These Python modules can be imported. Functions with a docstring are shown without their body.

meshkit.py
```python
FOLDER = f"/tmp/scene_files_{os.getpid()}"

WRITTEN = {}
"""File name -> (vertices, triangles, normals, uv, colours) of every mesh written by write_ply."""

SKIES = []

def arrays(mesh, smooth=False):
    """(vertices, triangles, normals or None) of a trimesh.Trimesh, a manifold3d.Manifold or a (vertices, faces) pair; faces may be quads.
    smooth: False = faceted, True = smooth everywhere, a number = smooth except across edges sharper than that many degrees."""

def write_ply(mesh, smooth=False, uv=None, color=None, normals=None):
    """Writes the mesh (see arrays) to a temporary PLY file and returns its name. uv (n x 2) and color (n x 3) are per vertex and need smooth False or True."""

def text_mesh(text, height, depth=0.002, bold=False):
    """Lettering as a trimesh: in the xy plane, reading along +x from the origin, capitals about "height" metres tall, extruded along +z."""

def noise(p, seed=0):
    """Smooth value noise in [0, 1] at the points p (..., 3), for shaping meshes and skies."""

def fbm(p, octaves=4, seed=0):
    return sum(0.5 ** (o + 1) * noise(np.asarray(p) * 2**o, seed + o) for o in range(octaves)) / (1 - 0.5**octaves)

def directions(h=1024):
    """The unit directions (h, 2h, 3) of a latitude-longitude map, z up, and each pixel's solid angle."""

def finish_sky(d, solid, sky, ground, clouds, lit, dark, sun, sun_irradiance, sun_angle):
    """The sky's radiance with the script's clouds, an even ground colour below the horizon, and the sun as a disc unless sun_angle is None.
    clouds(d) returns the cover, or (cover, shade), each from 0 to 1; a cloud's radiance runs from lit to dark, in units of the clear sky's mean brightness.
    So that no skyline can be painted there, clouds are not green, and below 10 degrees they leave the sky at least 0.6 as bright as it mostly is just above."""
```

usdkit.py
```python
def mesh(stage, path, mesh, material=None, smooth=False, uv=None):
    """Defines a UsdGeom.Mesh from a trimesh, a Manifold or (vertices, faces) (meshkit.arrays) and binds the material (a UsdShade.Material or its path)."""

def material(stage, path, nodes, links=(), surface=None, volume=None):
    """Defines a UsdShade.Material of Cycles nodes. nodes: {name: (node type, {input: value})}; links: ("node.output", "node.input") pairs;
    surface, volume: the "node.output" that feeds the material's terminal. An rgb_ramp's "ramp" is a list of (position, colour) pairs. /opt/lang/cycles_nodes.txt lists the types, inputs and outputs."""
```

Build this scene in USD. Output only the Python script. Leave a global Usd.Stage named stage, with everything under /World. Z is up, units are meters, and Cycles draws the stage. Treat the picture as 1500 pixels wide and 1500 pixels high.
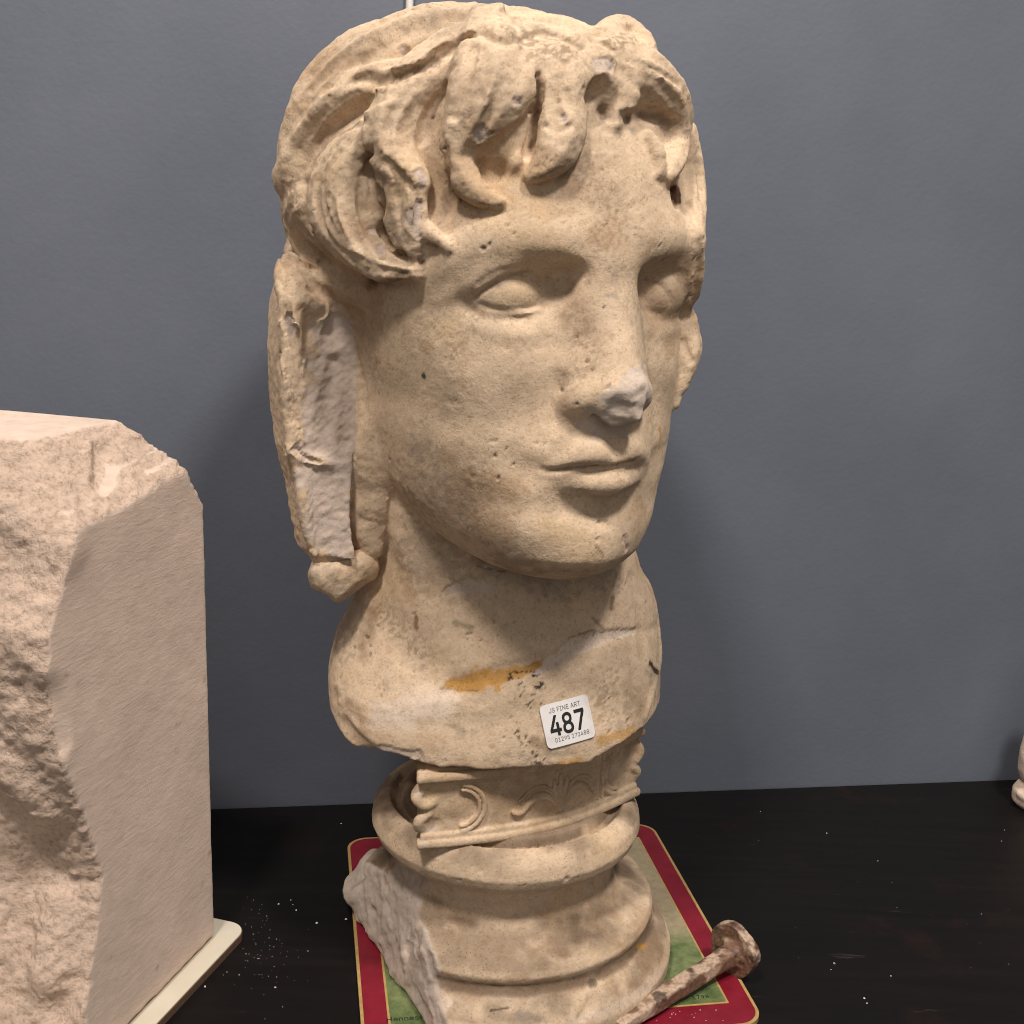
import numpy as np, math, copy, os
from scipy import ndimage
from scipy.interpolate import CubicSpline, PchipInterpolator as PI
from shapely import Polygon, points as spts, distance as sdist
import shapely, trimesh, meshkit, usdkit
from pxr import Usd, UsdGeom, UsdLux, UsdShade, Sdf, Gf, Vt

stage = Usd.Stage.CreateInMemory()
UsdGeom.SetStageUpAxis(stage, "Z"); UsdGeom.SetStageMetersPerUnit(stage, 1.0)
UsdGeom.Xform.Define(stage, "/World"); UsdGeom.Scope.Define(stage, "/World/Looks")

# ---------------------------------------------------------------- camera
F = 1800.0                       # focal length in pixels of the 1500 px wide photograph
P, R, H = math.radians(13.5), math.radians(-2.0), 0.5
def basis():
    fw = np.array([0, math.cos(P), -math.sin(P)]); ri = np.array([1.0, 0, 0]); up = np.cross(ri, fw)
    c, s = math.cos(-R), math.sin(-R)
    return fw, c * ri + s * up, -s * ri + c * up
FW, RI, UP = basis(); EYE = np.array([0, 0, H])
def ray(x, y):
    d = FW + RI * (x - 750) / F + UP * (750 - y) / F
    return d / np.linalg.norm(d)
def ground(x, y, z=0.0):
    d = ray(x, y); return EYE + d * (z - H) / d[2]
cam = UsdGeom.Camera.Define(stage, "/World/camera")
cam.CreateHorizontalApertureAttr(36.0); cam.CreateVerticalApertureAttr(36.0); cam.CreateFocalLengthAttr(36.0 * F / 1500)
cam.CreateClippingRangeAttr((0.02, 50.0))
M = np.eye(4); M[0, :3], M[1, :3], M[2, :3], M[3, :3] = RI, UP, -FW, EYE
cam.AddTransformOp().Set(Gf.Matrix4d(*M.ravel().tolist()))
cam.CreateExposureAttr(0.0)

# ---------------------------------------------------------------- ceiling lamps of the room and added fill panels
def rect(name, pos, target, w, h, power, color):
    l = UsdLux.RectLight.Define(stage, "/World/" + name)
    l.CreateWidthAttr(w); l.CreateHeightAttr(h); l.CreateIntensityAttr(power); l.CreateColorAttr(Gf.Vec3f(*color)); l.CreateNormalizeAttr(True)
    p, t = np.array(pos, float), np.array(target, float)
    z = (p - t) / np.linalg.norm(p - t); x = np.cross([0, 1.0, 0.001], z); x /= np.linalg.norm(x); y = np.cross(z, x)
    m = np.eye(4); m[0, :3], m[1, :3], m[2, :3], m[3, :3] = x, y, z, p
    l.AddTransformOp().Set(Gf.Matrix4d(*m.ravel().tolist()))
    return l
rect("ceiling_lamp", (-0.42, -0.35, 2.25), (0, 0.8, 0.3), 0.26, 0.26, 11.5, (1, 0.93, 0.86))
rect("ceiling_lamp_001", (0.62, -0.25, 2.25), (0, 0.8, 0.3), 0.26, 0.26, 12.8, (1, 0.94, 0.88))
rect("ceiling_fill", (0.0, -0.6, 2.7), (0, 0.1, 0), 4.5, 4.5, 4.0, (1, 0.95, 0.91))  # soft panel added as ambient fill, stands in for ceiling bounce
rect("front_fill", (0.5, -2.6, 1.2), (0, 0.8, 0.35), 4.0, 2.2, 9.0, (1, 0.94, 0.90))  # large unseen panel added behind the camera to lift the shadows

# ---------------------------------------------------------------- names, labels, meshes
T = Sdf.ValueTypeNames
used = {}
def path_of(name, parent):
    base = (parent.GetPath().pathString if parent else "/World") + "/" + name
    k = used.get(base, 0); used[base] = k + 1
    return base if k == 0 else f"{base}_{k:03d}"
def tag(p, label=None, cat=None, kind=None, group=None):
    p = p.GetPrim() if hasattr(p, "GetPrim") else p
    for k, v in (("label", label), ("category", cat), ("kind", kind), ("group", group)):
        if v: p.SetCustomDataByKey(k, v)
    return p
origin = {}
def thing(name, loc, label, cat):
    x = UsdGeom.Xform.Define(stage, path_of(name, None)); x.AddTranslateOp().Set(Gf.Vec3d(*map(float, loc)))
    origin[x.GetPath().pathString] = np.array(loc, float)
    return tag(x, label, cat)
def world0(parent):
    if not parent: return np.zeros(3)
    return origin["/".join(parent.GetPath().pathString.split("/")[:3])]
def put(name, mesh, mat, parent=None, smooth=30, normals=None, col=None, label=None):
    """mesh in world coordinates -> one Mesh prim under parent"""
    if normals is None:
        v, f, n = meshkit.arrays(mesh, smooth)
    else:
        v, f = mesh; n = normals
    v = v - world0(parent)
    m = UsdGeom.Mesh.Define(stage, path_of(name, parent))
    m.CreatePointsAttr(Vt.Vec3fArray.FromNumpy(v.astype(np.float32)))
    m.CreateFaceVertexCountsAttr(Vt.IntArray.FromNumpy(np.full(len(f), f.shape[1], np.int32)))
    m.CreateFaceVertexIndicesAttr(Vt.IntArray.FromNumpy(np.ascontiguousarray(f, np.int32).ravel()))
    m.CreateSubdivisionSchemeAttr("none")
    if n is not None:
        m.CreateNormalsAttr(Vt.Vec3fArray.FromNumpy(n.astype(np.float32))); m.SetNormalsInterpolation("vertex")
    if col is not None:
        UsdGeom.PrimvarsAPI(m).CreatePrimvar("tint", T.Color3fArray, "vertex").Set(Vt.Vec3fArray.FromNumpy(np.asarray(col, np.float32)))
    UsdShade.MaterialBindingAPI.Apply(m.GetPrim()).Bind(mat)
    if label: tag(m, label)
    return m.GetPrim()
def mat(name, nodes, links, surface="p.BSDF"):
    return usdkit.material(stage, "/World/Looks/" + name, nodes, links, surface=surface)
def vnormals(v, q):
    f = np.vstack([q[:, [0, 1, 2]], q[:, [0, 2, 3]]]); fn = np.cross(v[f[:, 1]] - v[f[:, 0]], v[f[:, 2]] - v[f[:, 0]])
    n = np.stack([np.bincount(f.ravel(), np.repeat(fn[:, k], 3), len(v)) for k in range(3)], 1)
    return n / np.maximum(np.linalg.norm(n, axis=1, keepdims=True), 1e-12)
def sub(v, q, n, c, m):
    """the part of a quad mesh where the face mask m holds"""
    qq = q[m]; ids, inv = np.unique(qq, return_inverse=True)
    return (v[ids], inv.reshape(qq.shape)), n[ids], c[ids]
def fb(p, s, o=4, seed=0): return meshkit.fbm(np.asarray(p) / s, o, seed) - 0.5
def sstep(a, b, x):
    t = np.clip((x - a) / (b - a), 0, 1); return t * t * (3 - 2 * t)
def lin(r, g, b):
    c = np.array([r, g, b]) / 255.0; return np.where(c <= 0.04045, c / 12.92, ((c + 0.055) / 1.055) ** 2.4)

# ---------------------------------------------------------------- setting: wall and table top
WA, WB = ground(316, 1183), ground(1490, 1140)
wd = (WB - WA) / np.linalg.norm(WB - WA); wn = np.array([-wd[1], wd[0], 0])
def slab_mesh(c, xdir, sx, sy, z0, z1, bevel=0.002):
    """box: xdir along, width sx, depth sy away from the camera side, from z0 to z1"""
    yd = np.array([-xdir[1], xdir[0], 0]); b = trimesh.creation.box((sx, sy, z1 - z0))
    v = np.array(b.vertices); return (c + v[:, :1] * xdir + (v[:, 1:2] + sy / 2) * yd + np.array([0, 0, 1]) * (v[:, 2:] + (z0 + z1) / 2), np.array(b.faces))
M_wall = mat("blue_grey_paint", {
    "g": ("geometry", {}), "n1": ("noise_texture", {"scale": 240.0, "detail": 3.0, "roughness": 0.55}), "n2": ("noise_texture", {"scale": 5.0, "detail": 5.0, "roughness": 0.6}),
    "n3": ("noise_texture", {"scale": 40.0, "detail": 4.0}),
    "n4": ("noise_texture", {"scale": 1.0, "detail": 3.0}), "m4": ("mapping", {"scale": (9.0, 9.0, 9.0)}), "r4": ("rgb_ramp", {"ramp": [(.3, (.97, .97, .97)), (.5, (1, 1, 1)), (1, (1.02, 1.02, 1.02))]}), "mm": ("mix_color", {"blend_type": "multiply", "fac": 1.0, "use_clamp": False}),
    "r": ("rgb_ramp", {"ramp": [(.3, (.116, .128, .157)), (.7, (.139, .152, .184))]}),
    "b": ("bump", {"strength": .18, "distance": .0012}), "b2": ("bump", {"strength": .08, "distance": .004}), "p": ("principled_bsdf", {"roughness": .52, "specular_ior_level": .35})},
    [("g.position", "n1.vector"), ("g.position", "n2.vector"), ("g.position", "n3.vector"), ("n2.fac", "r.fac"), ("g.position", "m4.vector"), ("m4.vector", "n4.vector"), ("n4.fac", "r4.fac"), ("r.color", "mm.a"), ("r4.color", "mm.b"), ("mm.result", "p.base_color"), ("n1.fac", "b.height"), ("n3.fac", "b2.height"), ("b.normal", "b2.normal"), ("b2.normal", "p.normal")])
tag(put("wall", slab_mesh((WA + WB) / 2 * np.array([1, 1, 0]), wd, 6.0, .12, -1.0, 3.2), M_wall, smooth=False), "plain blue grey painted wall behind the table", "wall", "structure")
M_table = mat("dark_stained_wood", {
    "g": ("geometry", {}), "mp": ("mapping", {"scale": (6.0, 70.0, 30.0), "rotation": (0, 0, .16)}), "n": ("noise_texture", {"scale": 1.0, "detail": 6.0, "roughness": .6, "distortion": .4}),
    "n2": ("noise_texture", {"scale": 9.0, "detail": 6.0, "roughness": .65}),
    "mq": ("mapping", {"scale": (14.0, 95.0, 30.0), "rotation": (0, 0, .7)}), "n3": ("noise_texture", {"scale": 1.0, "detail": 5.0, "roughness": .7}),
    "r": ("rgb_ramp", {"ramp": [(.25, (.0045, .0036, .0036)), (.55, (.007, .0054, .0052)), (.8, (.011, .008, .007))]}),
    "rs": ("rgb_ramp", {"ramp": [(.0, (0, 0, 0)), (.66, (0, 0, 0)), (.71, (.45, .45, .45)), (1, (.8, .8, .8))]}),
    "rp": ("rgb_ramp", {"ramp": [(.0, (0, 0, 0)), (.56, (0, 0, 0)), (.75, (.5, .5, .5)), (1, (.6, .6, .6))]}),
    "m": ("mix_color", {"b": (.055, .04, .034)}), "m2": ("mix_color", {"b": (.028, .012, .008)}),
    "rr": ("rgb_ramp", {"ramp": [(.3, (.38, .38, .38)), (.7, (.58, .58, .58))]}),
    "b": ("bump", {"strength": .15, "distance": .0008}), "p": ("principled_bsdf", {"specular_ior_level": .2})},
    [("g.position", "mp.vector"), ("mp.vector", "n.vector"), ("g.position", "mq.vector"), ("mq.vector", "n3.vector"), ("g.position", "n2.vector"), ("n.fac", "r.fac"), ("n3.fac", "rs.fac"), ("n2.fac", "rp.fac"),
     ("rp.color", "m2.fac"), ("r.color", "m2.a"), ("m2.result", "m.a"), ("rs.color", "m.fac"), ("m.result", "p.base_color"), ("n2.fac", "rr.fac"), ("rr.color", "p.roughness"), ("n.fac", "b.height"), ("b.normal", "p.normal")])
tb = slab_mesh((WA + WB) / 2 * np.array([1, 1, 0]) - wn * .753, wd, 4.0, .75, -.05, 0)
tag(put("table_top", tb, M_table, smooth=False), "dark scratched wooden table top", "table", "structure")


# ---------------------------------------------------------------- modelling in clay: a signed distance grid, worked with strokes
class Vol:
    """signed distance on a grid with its own axes M, origin O and unit S (metres)"""
    def __init__(s,lo,hi,h,O,M,S):
        s.O,s.M,s.S=np.array(O,float),np.array(M,float),S
        s.lo=np.array(lo,float);s.h=h
        s.n=np.ceil((np.array(hi)-s.lo)/h).astype(int)+1
        s.ax=[(s.lo[k]+h*np.arange(s.n[k])).astype(np.float32) for k in range(3)]
        s.d=np.full(s.n,1e3,np.float32)
    def box(s,lo,hi):
        a=np.clip(np.floor((np.array(lo)-s.lo)/s.h).astype(int),0,s.n-1)
        b=np.clip(np.ceil((np.array(hi)-s.lo)/s.h).astype(int)+1,1,s.n)
        b=np.maximum(b,a+1)
        sl=tuple(slice(i,j) for i,j in zip(a,b))
        return sl,s.ax[0][sl[0]][:,None,None],s.ax[1][sl[1]][None,:,None],s.ax[2][sl[2]][None,None,:]
    def local(s,p): return ((np.asarray(p)-s.O)@s.M)/s.S
    def world(s,q): return s.O+np.asarray(q)@s.M.T*s.S
    def coords(s): return s.ax[0][:,None,None],s.ax[1][None,:,None],s.ax[2][None,None,:]
    def hit(s,pts,lift=0):
        """points of the surface seen at these places of the photograph, and their normals"""
        pts=np.asarray(pts,float);d=np.array([ray(x,y) for x,y in pts[:,:2]])@s.M;o=s.local(EYE)
        t,ok=s.cast(o,d,.33/s.S,1.0/s.S);p=o+d*t[:,None]
        if not ok.all():
            tt=np.linspace(.4/s.S,.9/s.S,400)
            for i in np.nonzero(~ok)[0]:
                q=o+d[i]*tt[:,None];p[i]=q[np.argmin(s.at(q))]
        n=s.grad(p,e=2.5)
        return p+n*np.broadcast_to(np.asarray(lift,float),(len(p),))[:,None],n
    def at(s,p,order=1):
        q=(np.asarray(p)-s.lo)/s.h
        return ndimage.map_coordinates(s.d,np.moveaxis(q,-1,0),order=order,mode='nearest',prefilter=False)
    def grad(s,p,e=None):
        e=e or s.h
        p=np.asarray(p,float);g=np.stack([s.at(p+np.eye(3)[k]*e)-s.at(p-np.eye(3)[k]*e) for k in range(3)],-1)
        return g/np.maximum(np.linalg.norm(g,axis=-1,keepdims=True),1e-9)
    def cast(s,o,d,t0,t1,n=140):
        """first hit along rays (o + t d), arrays"""
        o=np.broadcast_to(o,d.shape).astype(float);t=np.full(d.shape[:-1],t0,float);hit=np.zeros(t.shape,bool)
        for _ in range(n):
            v=s.at(o+d*t[...,None]);hit=v<.08
            t=np.where(hit|(t>t1),t,t+np.clip(v*.75,.15,12))
        return t,hit&(t<t1)
def smin(a,b,k):
    if k<=0: return np.minimum(a,b)
    h=np.clip(.5+.5*(b-a)/k,0,1)
    return b*(1-h)+a*h-k*h*(1-h)
def spline(P,n):
    P=np.asarray(P,float)
    if len(P)<3: 
        t=np.linspace(0,1,n)[:,None];return P[0]*(1-t)+P[-1]*t
    L=np.r_[0,np.cumsum(np.linalg.norm(np.diff(P[:,:3],axis=0),axis=1)**.6+1e-6)]
    return CubicSpline(L,P,bc_type='natural')(np.linspace(0,L[-1],n))
def poly_field(v,P,Rr,pad,N=None,flat=1.0):
    """distance to a tapered polyline: returns slices, d - r (round cone), d/r, param, lateral coordinate"""
    P=np.asarray(P,float);Rr=np.asarray(Rr,float)
    m=(Rr.max()+pad)
    sl,X,Y,Z=v.box(P.min(0)-m,P.max(0)+m)
    best=np.full(np.broadcast_shapes(X.shape,Y.shape,Z.shape),1e3,np.float32);q=best.copy();lat=np.zeros_like(best);par=np.zeros_like(best)
    for i in range(len(P)-1):
        a,b=P[i],P[i+1];ab=b-a;L2=max(ab@ab,1e-9)
        lo=np.minimum(a,b)-m;hi=np.maximum(a,b)+m
        s2=tuple(slice(np.searchsorted(c.ravel(),l),max(np.searchsorted(c.ravel(),l)+1,np.searchsorted(c.ravel(),h_))) for c,l,h_ in zip((X,Y,Z),lo,hi))
        x=X[s2[0]]-a[0];y=Y[:,s2[1]]-a[1];z=Z[:,:,s2[2]]-a[2]
        t=np.clip((x*ab[0]+y*ab[1]+z*ab[2])/L2,0,1)
        dx=x-t*ab[0];dy=y-t*ab[1];dz=z-t*ab[2]
        dd=dx*dx+dy*dy+dz*dz
        l=0
        if N is not None:
            n=N[i];qn=dx*n[0]+dy*n[1]+dz*n[2]
            dd=dd+qn*qn*(1/flat**2-1)
            bn=np.cross(ab,n);bn/=np.linalg.norm(bn)+1e-9
            l=dx*bn[0]+dy*bn[1]+dz*bn[2]
        dd=np.sqrt(np.maximum(dd,0));r=Rr[i]+(Rr[i+1]-Rr[i])*t
        w=dd-r
        cur=best[s2];msk=w<cur
        best[s2]=np.where(msk,w,cur);q[s2]=np.where(msk,dd/np.maximum(r,.01),q[s2]);par[s2]=np.where(msk,(i+t)/(len(P)-1),par[s2])
        if N is not None: lat[s2]=np.where(msk,l/np.maximum(r,.01),lat[s2])
    return sl,best,q,par,lat
def surface_nets(d,lo,h):
    """naive surface nets; returns vertices, quads (outward)"""
    ins=d<0
    n=np.array(d.shape)
    c=np.zeros(n-1,np.uint8)
    for i in(0,1):
        for j in(0,1):
            for k in(0,1):
                c+=ins[i:n[0]-1+i,j:n[1]-1+j,k:n[2]-1+k]
    act=np.argwhere((c>0)&(c<8));idx=np.full(n-1,-1,np.int32);idx[tuple(act.T)]=np.arange(len(act))
    acc=np.zeros((len(act),3));cnt=np.zeros(len(act))
    cor=[(i,j,k) for i in(0,1) for j in(0,1) for k in(0,1)]
    val={o:d[act[:,0]+o[0],act[:,1]+o[1],act[:,2]+o[2]].astype(float) for o in cor}
    for o in cor:
        for ax in range(3):
            if o[ax]==0:
                p=list(o);p[ax]=1;p=tuple(p)
                a,b=val[o],val[p];m=(a<0)!=(b<0)
                t=np.where(m,a/np.where(m,a-b,1),0)
                pt=np.tile(np.array(o,float),(len(act),1));pt[:,ax]=t
                acc[m]+=pt[m];cnt[m]+=1
    V=lo+h*(act+acc/cnt[:,None])
    Q=[]
    for ax in range(3):
        o1,o2=[k for k in range(3) if k!=ax]
        a=np.take(ins,range(0,n[ax]-1),ax);b=np.take(ins,range(1,n[ax]),ax)
        e=np.argwhere(a!=b)
        e=e[(e[:,o1]>0)&(e[:,o2]>0)&(e[:,o1]<n[o1]-1)&(e[:,o2]<n[o2]-1)]
        s=ins[tuple(e.T)]
        def cell(da,db):
            q=e.copy();q[:,o1]-=da;q[:,o2]-=db;return idx[tuple(q.T)]
        q=np.stack([cell(1,1),cell(0,1),cell(0,0),cell(1,0)],1)
        flip=s if ax!=1 else ~s
        q=np.where(flip[:,None],q,q[:,::-1])
        Q.append(q)
    return V,np.vstack(Q)

def cast_mesh(v):
    V,Q=surface_nets(v.d,v.lo,v.h)
    return V,(Q[:,::-1] if np.linalg.det(v.M)<0 else Q)
HS=.00133
_y=math.radians(30)
HM=np.stack([[math.cos(_y),math.sin(_y),0],[math.sin(_y),-math.cos(_y),0],[0,0,1.]],1)
_d=ray(725,412);HO=EYE+_d*.765/_d[1]
def loft(X,Y,Z,prof):
    """implicit of stacked superellipse sections. prof rows: w, front, back, half width, v of max width, exponent"""
    pr=np.array(sorted(prof));f=PI(pr[:,0],pr[:,1:])
    z=Z.ravel();c=f(np.clip(z,pr[0,0],pr[-1,0])).astype(np.float32)
    fr,bk,a,vm,n=[c[:,k][None,None,:] for k in range(5)]
    y=Y-vm
    b=np.where(y>0,np.maximum(fr-vm,1),np.maximum(vm-bk,1))
    q=((np.abs(X)/a)**n+(np.abs(y)/b)**n)**(1/n)
    r=np.sqrt(X*X+y*y)
    rad=np.where(q>1e-3,r/np.maximum(q,1e-3),np.minimum(a,b))
    d=(q-1)*rad
    return d.astype(np.float32)
HEAD=[ # w, front v, back v, half width, v of max width, exponent
 (112, 10,-20, 22,-8,2),(108,36,-55,42,-8,2),(95,62,-82,60,-10,2.1),(75,80,-95,69,-8,2.2),(55,90,-99,72,-5,2.25),(35,95,-99,73,0,2.3),(22,97.5,-97,73.5,4,2.35),(12,96,-95,73,8,2.4),(2,92,-92,72,10,2.45),
 (-12,90,-86,70.5,10,2.5),(-30,92,-78,68,10,2.45),(-48,96,-66,64.5,12,2.35),(-60,98.5,-55,63.5,14,2.35),(-70,98,-45,61.5,16,2.35),(-85,96,-30,57.5,22,2.3),(-97,98,-15,51.5,30,2.25),(-107,97.5,0,44,40,2.15),(-114,93,20,35,50,2),(-119,84,36,24,58,2),(-122,76,50,10,64,2)]

KEEP={}
RES=0.9
class Sculpt:
    def __init__(s,v): s.v=v
    def tube(s,P,r,k=3,flat=1.,N=None,n=0,cut=False,strand=0,ns=3):
        P=np.asarray(P,float);r=np.broadcast_to(np.asarray(r,float),(len(P),))
        if n:
            Q=spline(np.c_[P,r],n);P,r=Q[:,:3],np.maximum(Q[:,3],.3)
        if (flat!=1 or strand) and N is None: N=s.v.grad(P,e=4)
        sl,w,q,par,lat=poly_field(s.v,P,r,k+3,N,flat)
        if strand: w=w+strand*np.minimum(1,np.interp(par,np.linspace(0,1,len(r)),r)/9)*np.cos(np.pi*ns*lat+1.6*np.sin(par*3))*np.clip(1.15-np.abs(lat),0,1)
        d=s.v.d[sl]
        s.v.d[sl]=-smin(-d,w,k) if cut else smin(d,w,k)
    def push(s,P,r,amt,n=0,sharp=False):
        """amt>0 raises the surface along the line, amt<0 sinks it"""
        P=np.atleast_2d(np.asarray(P,float));r=np.broadcast_to(np.asarray(r,float),(len(P),))
        a=np.broadcast_to(np.asarray(amt,float),(len(P),))
        if len(P)==1: P=np.vstack([P,P+.01]);r=np.r_[r,r];a=np.r_[a,a]
        if n:
            Q=spline(np.c_[P,r,a],n);P,r,a=Q[:,:3],np.maximum(Q[:,3],.3),Q[:,4]
        sl,w,q,par,lat=poly_field(s.v,P,r,0.5)
        A=np.interp(par,np.linspace(0,1,len(P)),a).astype(np.float32)
        f=np.clip(1-q,0,1) if sharp else np.clip(1-q*q,0,1)**2
        s.v.d[sl]-=A*f
    def ell(s,c,r,k=5,cut=False):
        c=np.array(c,float);r=np.array(r,float)*np.ones(3);m=r+k+3
        sl,X,Y,Z=s.v.box(c-m,c+m)
        q=np.sqrt(((X-c[0])/r[0])**2+((Y-c[1])/r[1])**2+((Z-c[2])/r[2])**2)
        w=((q-1)*r.min()*.5+(q-1)*np.sqrt((X-c[0])**2+(Y-c[1])**2+(Z-c[2])**2)/np.maximum(q,.05)*.5).astype(np.float32)
        d=s.v.d[sl]
        s.v.d[sl]=-smin(-d,w,k) if cut else smin(d,w,k)
def mir(P,sg): return [(sg*p[0],)+tuple(p[1:]) for p in P]

def face(sc):
    for s in (-1,1):
        M=lambda P:mir(P,s)
        # eye socket and brow
        sc.push(M([(17,88,4),(31,88,2),(46,78,-1)]),[15,18,15],np.array([-6,-7.8,-5.5])*(1 if s<0 else .8),n=10)
        sc.push(M([(15,88,7)]),13,-5 if s<0 else -3.5)
        sc.tube(M([(5,87,19),(18,87.5,22),(34,84,22.5),(49,72,17),(58,56,6)]),[6.3,6.3,6,6,5.5],k=10,n=20)
        sc.push(M([(62,48,10)]),22,-2.5)
        sc.push(M([(46,72,-30)]),30,3.0)
        sc.push(M([(30,86,-46),(34,84,-62)]),18,-2.0)
        # eyeball, the soft fold above it, the lids
        sc.ell(M([(33,66.4 if s<0 else 69.0,.5)])[0],(19.5,18.5,16.5),k=1.2)
        sc.tube(M([(33,85.5,14.5),(42,81,11),(50,72.5,4.5),(56,62,-3)]),[2,4.5,5,2.5],k=4,n=16)
        sc.tube(M([(20.5,80.5,-1.5),(25,83.4,7),(32,84.8,11),(40,81,8.5),(47,74.3,2),(52,66.5,-4)]),[1.2,1.8,2.0,2.0,1.8,1.2],k=1.3,n=24)
        sc.tube(M([(19.5,80.3,-2.5),(25,82.6,-5.6),(33,83.2,-6.9),(41,79.4,-5.4),(48,72.2,-2)]),[2.6,1.5,1.4,1.4,1.2],k=1.4,n=24)
        sc.push(M([(22,81,-13),(33,80,-15),(44,74,-12)]),9,2.4,n=12)
            # nose
    P=[(0,87,19),(0,90,7),(0,95.5,-7),(0,101.5,-22),(0,107,-35)]
    sc.tube(P,[7,6,6.5,7.5,8.5],k=7,n=16)
    for s in(-1,1):
        sc.tube(mir([(5,88,10),(7.5,90,-8),(9.5,93,-24),(10.5,96,-36)],s),[6.5,7.2,7.2,7.5],k=13,n=12)
        sc.tube(mir([(9,102,-38),(14,97,-40),(15.5,92,-42)],s),[6,6.2,5],k=4,n=8)
    # the tip, broken off in rough facets
    sl,X,Y,Z=sc.v.box((-20,90,-60),(20,128,-20));g=np.stack(np.broadcast_arrays(X,Y,Z),-1)*.001
    keep=sc.v.d;t=Sculpt(copy.copy(sc.v));t.v.d=np.full_like(keep,50.)
    t.ell((.5,105.5,-37.5),(11,12.5,10),k=0);t.ell((.5,107,-43.5),(10.5,11,7),k=3)
    nz=(3.2*(meshkit.fbm(g/.009,3,801)-.5)+1.6*(meshkit.fbm(g/.0035,2,802)-.5)).astype(np.float32)
    e=t.v.d[sl]
    for pn,pc in(((.10,.30,-1),(0,108,-48.5)),((.42,1,-.02),(1.5,116.2,-38)),((-.75,.9,-.5),(-7,110,-42)),((.9,.5,-.3),(9.5,106,-42))):
        pn=np.array(pn)/np.linalg.norm(pn);hp=((X-pc[0])*pn[0]+(Y-pc[1])*pn[1]+(Z-pc[2])*pn[2]).astype(np.float32)+nz
        e=-smin(-e,-hp,.8)
    sc.v.d[sl]=smin(sc.v.d[sl],e,2.2)
    for s in(-1,1):
        sc.tube(mir([(7,104,-51),(7.5,101,-43)],s),[3.6,2.6],k=1.5,cut=True)
        sc.push(mir([(21,92,-36),(22,89,-46),(27,88,-56)],s),9,-1.2,n=8)
    # mouth
    sc.push([(0,103,-64)],28,1.5)
    for s in(-1,1):
        sc.tube(mir([(0,99.5,-63.0),(8,100.4,-61.8),(16,96.2,-64.4),(24,88.5,-69.6)],s),[4.8,5.3,4.3,1.6],k=5,n=14)
        sc.tube(mir([(0,98.8,-74.6),(8,98.0,-74.4),(14.5,94.2,-73.4),(21,88,-72)],s),[5.6,5.3,3.9,1.8],k=4.5,n=14)
    L=sc.v.hit([(795,689),(805,690),(825,688),(856,683),(888,686),(915,680),(936,672)],-.1)[0]
    sc.tube(L,[.3,.9,1.1,1.2,1.2,1.0,.3],k=1.6,n=44,cut=True)
    for s in(-1,1): sc.push(mir([(29,88,-70.5)],s),11,-1.6)
    sc.push([(0,104,-53),(0,105,-60)],5,-1.8)
    sc.push([(-16,98,-84),(0,102,-85),(16,98,-84)],[9,11,9],-2,n=8)
    sc.push([(0,100,-103)],20,2.5)
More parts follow.
